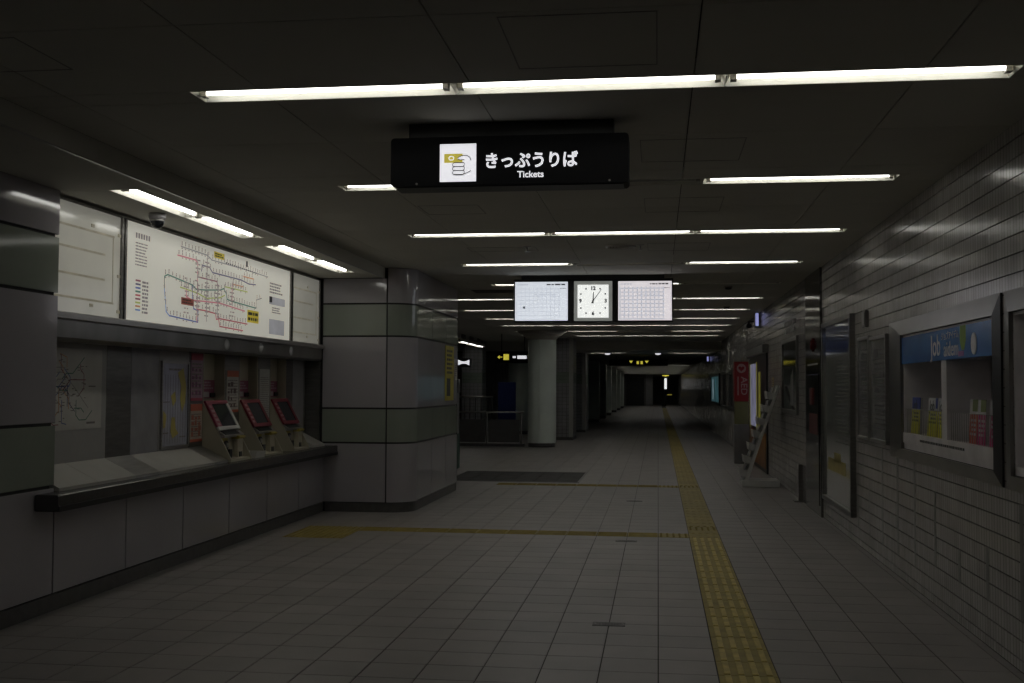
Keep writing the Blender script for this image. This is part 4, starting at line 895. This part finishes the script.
# framed dark poster with raised letters over it
t, h, H = wall_frame('glass_poster', 'dark glazed poster frame on the wall under raised letters', 15.0, 16.8, 1.10, 2.16, mat('glazed_dark', (0.07, 0.075, 0.07), 0.08, var=0.5, scale=2, coat=1.0), 0.06, 0.03)
part('figure', MB().prism([(-0.5, 0.12), (-0.1, 0.12), (-0.2, 0.5), (-0.38, 0.62), (-0.48, 0.4)], 'x', -0.018, -0.015), flat('poster_pale', (0.22, 0.22, 0.21)), t)
t = thing('raised_lettering', 'two rows of small raised letters above the dark poster frame', 'lettering', (W, 15.9, 2.24))
for k in range(7): part('letter', MB().box(-0.012, 0, -0.62 + k * 0.19, -0.5 + k * 0.19, 0.10, 0.17), M_STEEL, t)
for k in range(6): part('letter', MB().box(-0.012, 0, -0.55 + k * 0.19, -0.44 + k * 0.19, 0, 0.06), M_STEEL, t)

# leaflet rack leaning to the wall
t = thing('leaflet_rack', 'white tiered leaflet rack leaning toward the tiled wall', 'leaflet rack', (1.50, 16.9, 0))
M_RACK = mat('rack_white', (0.70, 0.70, 0.675), 0.45, var=0.06)
part('base', MB().cbox(-0.27, 0.27, -0.28, 0.22, 0, 0.10, 0.008), M_RACK, t)
for s in (-1, 1):
    part('side_rail', MB().prism([(-0.235, 0.10), (-0.18, 0.10), (0.285, 1.50), (0.245, 1.50)], 'y', -0.03 + s * 0.225 - 0.01, -0.03 + s * 0.225 + 0.01), M_RACK, t)
for k in range(7):
    f = k / 7; x = -0.21 + 0.47 * f; z = 0.14 + 1.40 * f * 0.95
    pk = part('pocket', MB().prism([(x, z), (x - 0.085, z + 0.02), (x - 0.10, z + 0.13), (x - 0.092, z + 0.13), (x - 0.076, z + 0.03), (x + 0.01, z + 0.012)], 'y', -0.25, 0.19), M_RACK, t)
    for yd in (-0.25, -0.034, 0.184): part('divider', MB().prism([(x, z + 0.01), (x - 0.08, z + 0.025), (x - 0.095, z + 0.12), (x + 0.03, z + 0.10)], 'y', yd, yd + 0.006), M_RACK, pk)
part('back_sheet', MB().prism([(-0.185, 0.11), (-0.175, 0.11), (0.275, 1.49), (0.265, 1.49)], 'y', -0.23, 0.17), flat('rack_back', (0.24, 0.24, 0.23)), t)
leafl = [(0.34, 0.34, 0.35), (0.42, 0.40, 0.36), (0.22, 0.24, 0.26), (0.36, 0.30, 0.30), (0.34, 0.36, 0.34)]
random.seed(11)
for k in range(7):
    f = k / 7; x = -0.21 + 0.47 * f; z = 0.14 + 1.40 * f * 0.95
    for q, y in enumerate((-0.13, 0.07)):
        lf = tag(part('leaflet', MB().prism([(-0.052, 0.032), (-0.044, 0.033), (0.012, 0.185), (0.004, 0.19)], 'y', -0.075, 0.075), flat('leaflet_%d' % ((k + q) % 5), leafl[(k + q) % 5]), None, (x + 1.50, 16.9 + y, z)),
                 'folded leaflet in the %s pocket from the bottom of the leaning rack, %s side' % (ORD[k], ('cabinet', 'kiosk')[q]), 'leaflet', 'leaflets in the leaning rack')

# lit kiosk window (alcove with yellow edges, orange base)
t = thing('lit_kiosk', 'dark framed wall kiosk with glowing yellow edged panel and orange base', 'kiosk', (W, 20.7, 0))
part('body', MB().cbox(-0.03, 0, -1.6, 1.85, 0, 2.18, 0.008), M_BLACK, t)
part('canopy', MB().cbox(-0.10, -0.002, -1.7, 1.9, 2.06, 2.2, 0.01), M_DSTEEL, t)
part('lit_panel', MB().box(-0.036, -0.03, 0.25, 1.55, 0.74, 1.92), mat('kiosk_light', (0.22, 0.22, 0.32), 0.3, var=0.4, scale=3, emit=0.42), t)
for a in (0.15, 1.58): part('yellow_strip', MB().box(-0.038, -0.03, a, a + 0.12, 0.70, 1.94), mat('kiosk_yellow', (0.28, 0.26, 0.04), 0.4, emit=0.22), t)
part('yellow_strip', MB().box(-0.038, -0.03, -0.5, -0.2, 0.70, 1.75), MATS['kiosk_yellow'], t)
part('orange_base', MB().box(-0.038, -0.03, -1.5, 1.7, 0.08, 0.68), mat('kiosk_orange', (0.30, 0.12, 0.02), 0.4, var=0.4, scale=3), t)
part('red_emblem', MB().cyl((-0.045, 1.1, 0.60), 0.11, 0.01, 'x', 20), M_RED, t)
nt_ = thing('wall_leaflet', 'small yellow sheet taped on the wall above the leaflet rack', 'sheet', (W, 18.3, 1.35))
part('sheet', MB().box(-0.004, 0, -0.15, 0.15, 0, 0.28), flat('sheet_yellow', (0.30, 0.22, 0.06)), nt_); part('print', marks(MB(), '-x', -0.004, -0.12, 0.12, 0.05, 0.25, 6), M_INK, nt_)

# red sign pylon
t = thing('sign_pylon', 'narrow floor pylon with red heart sign panel on top', 'sign pylon', (1.60, 21.85, 0))
part('lower_box', MB().cbox(-0.14, 0.14, -0.13, 0.13, 0, 0.76, 0.006), mat('pylon_grey', (0.17, 0.17, 0.165), 0.4), t)
part('middle_panel', MB().cbox(-0.13, 0.13, -0.12, 0.12, 0.76, 1.20, 0.005), mat('pylon_olive', (0.16, 0.16, 0.06), 0.4), t)
rd = part('sign_panel', MB().cbox(-0.135, 0.135, -0.13, 0.13, 1.20, 1.97, 0.006), mat('pylon_red', (0.24, 0.014, 0.014), 0.35), t)
mw2 = flat('pylon_white', (0.36, 0.25, 0.22))
ring = [(0.085 * math.cos(2 * PI * i / 20), 1.84 + 0.085 * math.sin(2 * PI * i / 20)) for i in range(20)]
b = MB(); b.cyl((0, -0.134, 1.84), 0.088, 0.004, 'y', 22); dk = part('emblem_disc', b, mw2, rd)
hp = [(0.062 * (16 * math.sin(a) ** 3) / 17, 1.835 + 0.062 * (13 * math.cos(a) - 5 * math.cos(2 * a) - 2 * math.cos(3 * a) - math.cos(4 * a)) / 17) for a in [2 * PI * i / 24 for i in range(24)]]
part('heart', MB().prism([(x, z) for x, z in reversed(hp)], 'y', -0.137, -0.1345), MATS['pylon_red'], dk)
text('lettering', 'AED', 0.17, mw2, rd, (0.045, -0.1315, 1.50), '-y', 0.001, 0.002, turn=R(-90), sx=1.1)
part('small_print', MB().add([], []).box(-0.075, -0.055, -0.1315, -0.13, 1.32, 1.68), mw2, rd)
# projecting signs, wall camera
for y, z, lab in ((20.5, 2.58, 'slim lit blue white sign projecting from the wall beside the camera'), (40.5, 2.42, 'slim lit sign projecting from the far tiled wall past the framed posters')):
    t = thing('projecting_sign', lab, 'sign', (W, y, z))
    part('bracket', MB().box(-0.03, 0, -0.03, 0.03, 0.1, 0.14), M_BLACK, t); part('case', MB().cbox(-0.10, -0.03, -0.10, 0.10, 0, 0.25, 0.006), M_DSTEEL, t)
    part('lit_face', MB().box(-0.092, -0.038, -0.106, -0.10, 0.01, 0.24), mat('blue_light', (0.40, 0.42, 0.85), 0.4, emit=0.55), t)
t = thing('wall_camera', 'small black bullet camera on bracket beside the projecting sign', 'camera', (W, 21.6, 2.62))
part('bracket', MB().box(-0.12, 0, -0.02, 0.02, 0.10, 0.13).box(-0.14, -0.10, -0.02, 0.02, 0.06, 0.13), M_BLACK, t); part('body', MB().cyl((-0.12, -0.16, 0.03), 0.05, 0.3, 'y', 14), M_BLACK, t)
part('lens', MB().cyl((-0.12, -0.165, 0.03), 0.035, 0.006, 'y', 14), M_GLASS_DARK, t)
# far framed posters
t, h, H = wall_frame('lit_poster', 'backlit teal poster frame far along the right wall', 33.0, 38.2, 0.95, 1.90, mat('teal_light', (0.05, 0.13, 0.15), 0.3, var=0.8, scale=1.2, emit=0.28), 0.08, 0.08, M_BLACK)
part('bright_strip', MB().box(-0.046, -0.04, 1.2, 1.7, 0.15, 0.8), mat('teal_bright', (0.30, 0.38, 0.42), 0.3, var=0.7, scale=4, emit=0.35), t)
for y0, y1, lab in ((27.2, 29.6, 'grey framed poster on the right wall nearer the red pylon'), (29.8, 32.4, 'grey framed poster on the right wall nearer the backlit teal frame')):
    wall_frame('framed_poster', lab, y0, y1, 0.90, 1.92, mat('grey_sheet', (0.14, 0.14, 0.15), 0.15, coat=1.0), 0.07, 0.06)
t, h, H = wall_frame('edge_lit_panel', 'thin purple lit advertising panel behind the red sign pylon', 23.4, 25.4, 0.8, 1.95, mat('purple_sheet', (0.16, 0.16, 0.26), 0.3, emit=0.6), 0.08, 0.08, M_DSTEEL)

# ================================================================== FAR LEFT CONCOURSE
COLM = mat('column_green', (0.73, 0.81, 0.745), 0.28, var=0.06, scale=2)
t = thing('round_column', 'pale green round column with dark foot standing in the corridor', 'column', (-2.83, 27.0, 0))
part('foot', MB().cyl((0, 0, 0), 0.33, 0.10, n=32), M_BASE, t)
def half(a0, a1, n=16):
    b = MB(); V = []
    for i in range(n + 1):
        a = a0 + (a1 - a0) * i / n; V += [(0.35 * math.cos(a), 0.35 * math.sin(a), 0.10), (0.35 * math.cos(a), 0.35 * math.sin(a), 2.62)]
    V += [(0, 0, 0.10), (0, 0, 2.62)]; k = 2 * (n + 1)
    b.add(V, [(2 * i, 2 * i + 2, 2 * i + 3, 2 * i + 1) for i in range(n)], True); b.add(V, [(0, 1, k + 1, k), (2 * n + 1, 2 * n, k, k + 1)]); return b
for a0 in (-95, 25, 145): part('shell', half(R(a0 + 0.6), R(a0 + 119.4)), COLM, t)
part('shadow_flare', MB().lathe((0, 0, 0), [(0.34, 2.62), (0.37, 2.66), (0.62, CZ - 0.002), (0.0, CZ - 0.001)], 32), M_CEIL, t)  # flared cone added in place of the column's dark shadow on the ceiling
# railing
t = thing('railing', 'dark panelled railing with steel handrail beside the round column', 'railing', (-4.2, 27.0, 0))
for x in (-0.85, 0.0, 0.86): part('post', MB().cyl((x, 0, 0), 0.022, 0.84, n=10), M_STEEL, t)
part('handrail', MB().cyl((-0.9, 0, 0.84), 0.022, 1.82, 'x', 10), M_STEEL, t)
for a in (-0.82, 0.04): part('infill_panel', MB().box(a, a + 0.78, -0.012, 0.012, 0.10, 0.66), mat('rail_panel', (0.10, 0.098, 0.095), 0.35), t)
part('kerb', MB().box(-0.9, 0.95, -0.06, 0.06, 0, 0.07), M_BASE, t)
t = thing('railing', 'second steel handrail with black bars behind the panelled railing', 'railing', (-5.15, 31.0, 0))
part('handrail', MB().cyl((-0.5, 0, 1.18), 0.03, 1.0, 'x', 10), M_STEEL, t)
for k in range(7): part('bar', MB().cyl((-0.48 + k * 0.16, 0, 0), 0.015, 1.17, n=8), M_BLACK, t)
t = thing('information_board', 'dark blue upright board standing behind the panelled railing', 'board', (-4.19, 30.6, 0))
part('panel', MB().cbox(-0.25, 0.25, -0.03, 0.03, 0.45, 1.60, 0.008), mat('board_blue', (0.012, 0.02, 0.10), 0.3), t)
part('post', MB().box(-0.2, -0.16, -0.02, 0.02, 0, 0.45), M_DSTEEL, t); part('post', MB().box(0.16, 0.2, -0.02, 0.02, 0, 0.45), M_DSTEEL, t); part('foot', MB().box(-0.26, 0.26, -0.15, 0.15, 0, 0.02), M_DSTEEL, t)
t = thing('gate_post', 'slim steel post box with green base beside the tiled pillar end', 'post', (-3.62, 19.5, 0))
part('base', MB().cbox(-0.1, 0.08, -0.12, 0.12, 0, 0.62, 0.006), mat('deep_green', (0.01, 0.06, 0.035), 0.4), t); part('body', MB().cbox(-0.09, 0.07, -0.1, 0.1, 0.62, 1.35, 0.006), M_STEEL, t); part('head', MB().cbox(-0.1, 0.08, -0.12, 0.12, 1.35, 1.6, 0.01), M_DSTEEL, t)
# overhead direction signs
t = thing('direction_sign', 'black hanging sign with yellow arrow icon and lit white lettering', 'sign', (-3.72, 28.3, CZ))
part('case', MB().cbox(-0.42, 0.42, -0.08, 0.08, -0.76, -0.46, 0.01), M_SIGNB, t)
for s in (-0.3, 0.3): part('hanger', MB().cyl((s, 0, -0.46), 0.012, 0.46, n=8), M_BLACK, t)
M_YLIT = mat('yellow_light', (0.60, 0.52, 0.06), 0.4, var=0.1, emit=0.75)
part('icon', MB().box(-0.24, -0.10, -0.085, -0.08, -0.68, -0.53), M_YLIT, t)
part('arrow', MB().prism([(-0.40, -0.605), (-0.34, -0.555), (-0.34, -0.595), (-0.27, -0.595), (-0.27, -0.615), (-0.34, -0.615), (-0.34, -0.655)], 'y', -0.085, -0.08), M_YLIT, t)
part('lettering', marks(MB(), '-y', -0.08, 0.0, 0.08, -0.65, -0.56, 1, 1.0, 0.004).box(0.12, 0.36, -0.084, -0.08, -0.65, -0.565), M_LIT, t)
t = thing('exit_sign', 'small lit white sign with black marks hanging near the pillar end', 'sign', (-5.45, 30.8, CZ))
part('case', MB().cbox(-0.2, 0.2, -0.06, 0.06, -0.82, -0.56, 0.008), M_BLACK, t); part('hanger', MB().cyl((0, 0, -0.56), 0.015, 0.56, n=8), M_BLACK, t)
part('lit_face', MB().prism([(-0.16, -0.77), (-0.05, -0.72), (0.05, -0.72), (0.16, -0.77), (0.16, -0.61), (0.05, -0.66), (-0.05, -0.66), (-0.16, -0.61)], 'y', -0.066, -0.06), M_LIT, t)
# walls of the concourse
M_WT2 = wall_tile_mat('far_tile', (0.25, 0.25, 0.26), pitch=0.12, axis=0, rough=0.35)
struct(part('wall_back', MB().box(-9.0, -3.52, 36.5, 36.8, 0, Z2 - 0.005), M_WT2))
struct(part('wall_concourse', MB().box(-9.3, -9.0, 15.4, 36.8, 0, CZ + 0.1).box(-9.3, -4.7, 15.1, 15.4, 0, CZ + 0.1), M_WT2))
def pier(label, x0, x1, y0, y1, z1, band=True, steel=True):
    t = thing('tiled_pier', label, 'pier', ((x0 + x1) / 2, (y0 + y1) / 2, 0)); hx, hy = (x1 - x0) / 2, (y1 - y0) / 2
    part('core', MB().box(-hx + .004, hx - .004, -hy + .004, hy - .004, 0, z1), M_WGAP, t)
    z = 0.08; k = 0
    while z < z1 - 0.02:
        zt = min(z + 0.1, z1)
        part('tile_course', MB().box(-hx, hx, -hy, hy, z + 0.003, zt - 0.003), flat('band_green', (0.17, 0.20, 0.17)) if band and 1.55 < z < 1.85 else M_WT2, t); z += 0.1; k += 1
    part('plinth', MB().box(-hx - .005, hx + .005, -hy - .005, hy + .005, 0, 0.08), M_BASE, t)
    if steel: part('corner_strip', MB().cbox(hx - 0.10, hx + 0.012, -hy - 0.012, -hy + 0.10, 0.08, z1, 0.01), M_STEEL, t)
    return t
pier('grey tiled pier with steel corner behind the round column', -3.5, -2.35, 30.6, 32.0, CZ - 0.004)
pier('grey tiled pier with steel corner farther back before the column row', -3.5, -2.35, 36.0, 37.6, 2.59)
pier('grey tiled pier with green band standing behind the railing', -5.75, -5.15, 32.2, 32.9, CZ - 0.004, True, False)
t = thing('banner_post', 'dark brown upright panel left of the tiled pier behind the railing', 'panel', (-6.15, 33.2, 0))
part('panel', MB().cbox(-0.2, 0.2, -0.03, 0.03, 0.1, 2.2, 0.01), mat('brown_panel', (0.05, 0.022, 0.018), 0.4), t); part('foot', MB().box(-0.24, 0.24, -0.2, 0.2, 0, 0.1), M_BASE, t)
t = thing('tiled_pier', 'plain green grey pillar behind the dark blue upright board', 'pier', (-4.3, 34.5, 0))
part('shaft', MB().cyl((0, 0, 0.1), 0.38, 2.47, n=28), COLM, t); part('plinth', MB().cyl((0, 0, 0), 0.39, 0.1, n=28), M_BASE, t)
# lengthwise lamps in the concourse
for k in range(3):
    o = copy_tree(pl); o.scale.x = 1; o.location = (-5.08, 28.6 + k * 1.28, 2.62); o.rotation_euler.z = R(90)
    o['label'] = 'lit fluorescent tube hung lengthwise behind the railing, %s from the railing' % ORD[k]; o['group'] = 'lights over the stairwell'
    part('hanger', MB().box(-0.3, 0.3, -0.01, 0.01, 0.085, 0.222), M_DSTEEL, o)

# ================================================================== FAR CORRIDOR
Z2 = 2.60
struct(part('trim_1', MB().box(-9, W + 0.02, 33.0, 34.2, 2.58, CZ + 0.15), M_CEIL), 'deep beam where the corridor ceiling drops')
c2 = struct(part('ceiling', MB().box(-9, W + 0.3, 34.2, 98, Z2 + 0.14, Z2 + 0.3), M_CGAP), 'lower ceiling of the far corridor')
FR = [36.5] + [56 + 5.5 * k for k in range(7)]
yy = 34.2; cuts = []
for y in FR:
    cuts += [(yy, y - 0.1, None), (y - 0.1, y + 0.1, (-2.24, 1.60))]; yy = y + 0.1
cuts.append((yy, 96, None))
def c2panel(x0, x1, a, b_): part('ceiling_panel', MB().box(x0 + c, x1 - c, a + c, b_ - c, Z2, Z2 + 0.012), M_CEIL, c2)
for a, b_, gap in cuts:
    if gap:
        c2panel(-3.3, gap[0], a, b_); c2panel(gap[1], W, a, b_)
    else:
        n = max(1, round((b_ - a) / 1.8))
        for q in range(n):
            for x0, x1 in ((-3.3, -1.85), (-1.85, 0.16), (0.16, W)): c2panel(x0, x1, a + (b_ - a) * q / n, a + (b_ - a) * (q + 1) / n)
for k, y in enumerate(FR):
    for q in range(3):
        lit = (k > 1) or q != 1
        o = copy_tree(pl if lit else pu); o.scale.x = 1; o.location = (-2.24 + 1.28 * (q + .5), y, Z2); o.rotation_euler.z = 0
        o['label'] = ('lit' if lit else 'unlit') + ' fluorescent tube in low ceiling, ' + ('before the wide arrow sign' if k == 0 else ORD[k - 1] + ' row past the arrow sign') + ', ' + ('column side', 'middle', 'tiled wall side')[q]
        o['group'] = 'lights of the far corridor' if lit else 'unlit lights of the far corridor'
for x, lab in ((-1.62, 'small bright emergency lamp under the low ceiling near the column row'), (0.0, 'small bright emergency lamp under the low ceiling over the guide strip')):
    t = thing('emergency_lamp', lab, 'lamp', (x, 35.8, Z2))
    part('body', MB().cbox(-0.11, 0.11, -0.11, 0.11, -0.03, 0, 0.004), M_WHITEP, t); part('lens', MB().lathe((0, 0, 0), [(0.09, -0.03), (0.085, -0.06), (0.05, -0.075), (0, -0.08)], 18), M_LIT, t)
t = thing('exit_guide_sign', 'wide black hanging sign with small yellow arrows in the far corridor', 'sign', (-0.70, 40.0, Z2))
part('case', MB().cbox(-1.05, 1.05, -0.08, 0.08, -0.34, -0.12, 0.01), M_SIGNB, t)
for s in (-0.8, 0.8): part('hanger', MB().cyl((s, 0, -0.12), 0.015, 0.12, n=8), M_BLACK, t)
for x, up in ((-0.26, 0), (-0.02, 1), (0.12, 1), (0.30, 0)):
    z = -0.2; part('arrow', MB().prism([(x - 0.07, z + 0.035), (x + 0.07, z + 0.035), (x, z - 0.06)] if not up else [(x - 0.04, z + 0.02), (x - 0.04, z - 0.09), (x + 0.04, z - 0.09), (x + 0.04, z + 0.02)], 'y', -0.085, -0.08), M_YLIT, t)
for k, y in enumerate((46.5, 52.5, 58.5, 66, 72.5, 80)):
    t = thing('square_column', ['pale green square column, %s in the row along the far corridor' % q for q in ('first', 'second', 'third', 'fourth', 'fifth', 'sixth')][k], 'column', (-2.75, y + 0.3, 0), 0, 'columns along the far corridor')
    part('shaft', MB().cbox(-0.3, 0.3, -0.3, 0.3, 0.12, Z2 - 0.004, 0.03), COLM, t); part('plinth', MB().box(-0.28, 0.28, -0.28, 0.28, 0, 0.12), M_BASE, t)
struct(part('wall_far_left', MB().box(-3.6, -3.3, 38, 92, 0, Z2 + 0.1), M_WT2))
ew = struct(part('wall_end', MB().box(-3.6, -0.42, 92, 92.3, 0, Z2 + 0.1).box(-0.42, 1.7, 92, 92.3, 2.4, Z2 + 0.1).box(1.7, W + 0.02, 92, 92.3, 0, Z2 + 0.1).box(-0.6, -0.42, 92.3, 97.5, 0, Z2 + 0.1)
                 .box(1.7, 1.85, 92.3, 97.5, 0, Z2 + 0.1).box(-0.6, 1.85, 97.5, 97.8, 0, Z2 + 0.1), mat('end_wall', (0.16, 0.155, 0.15), 0.6)))
struct(part('door_1', MB().box(-2.6, -1.15, 91.94, 92, 0, 2.3).box(-1.89, -1.86, 91.93, 91.94, 0.05, 2.25), mat('dark_door', (0.04, 0.042, 0.04), 0.4)))
struct(part('trim_2', MB().box(-1.0, -0.42, 91.85, 92, 0, Z2), mat('pilaster_grey', (0.30, 0.30, 0.30), 0.5)))
t = thing('lit_pillar_sign', 'bright white upright lit sign at the far end of the corridor', 'sign', (0.62, 91.6, 0))
part('post', MB().box(-0.05, 0.05, -0.05, 0.05, 0, 1.38), M_BLACK, t); part('case', MB().box(-0.11, 0.11, -0.06, 0.08, 1.36, 2.32), M_DSTEEL, t); part('lit_face', MB().box(-0.09, 0.09, -0.07, -0.06, 1.38, 2.26), mat('far_white', (0.9, 0.9, 0.9), 0.4, emit=1.0), t)
t = thing('yellow_exit_sign', 'small yellow lit sign above the bright upright sign at the end', 'sign', (0.62, 91.3, Z2))
part('case', MB().box(-0.3, 0.3, -0.05, 0.05, -0.22, -0.02), M_BLACK, t); part('hanger', MB().box(-0.02, 0.02, -0.02, 0.02, -0.02, 0), M_BLACK, t); part('lit_face', MB().box(-0.27, 0.27, -0.056, -0.05, -0.16, -0.07).box(-0.07, 0.07, -0.056, -0.05, -0.2, -0.16), M_YLIT, t)
t = thing('yellow_wall_sign', 'tiny yellow lit sign on the wall beyond the end opening', 'sign', (1.0, 97.5, 0.78))
part('case', MB().box(-0.26, 0.26, -0.04, 0, 0, 0.2), M_BLACK, t); part('lit_face', MB().box(-0.2, 0.2, -0.046, -0.04, 0.06, 0.14), mat('dim_yellow', (0.30, 0.25, 0.04), 0.4, emit=0.5), t)
struct(part('wall_behind', MB().box(-4.7, W + 0.5, -3.3, -3, 0, 3.0), M_LAV))

for o in list(bpy.data.objects):
    if o.name.split('.')[0] in ('station_names', 'printed_notes', 'picture', 'print', 'notice_print', 'frame_print', 'cover_print', 'box_print', 'sill_print', 'back_print', 'screen_print', 'grid_lines', 'map_print', 'small_print', 'hour_dot', 'hole', 'district', 'wire_rail', 'route_line'):
        o['kind'] = 'stuff'
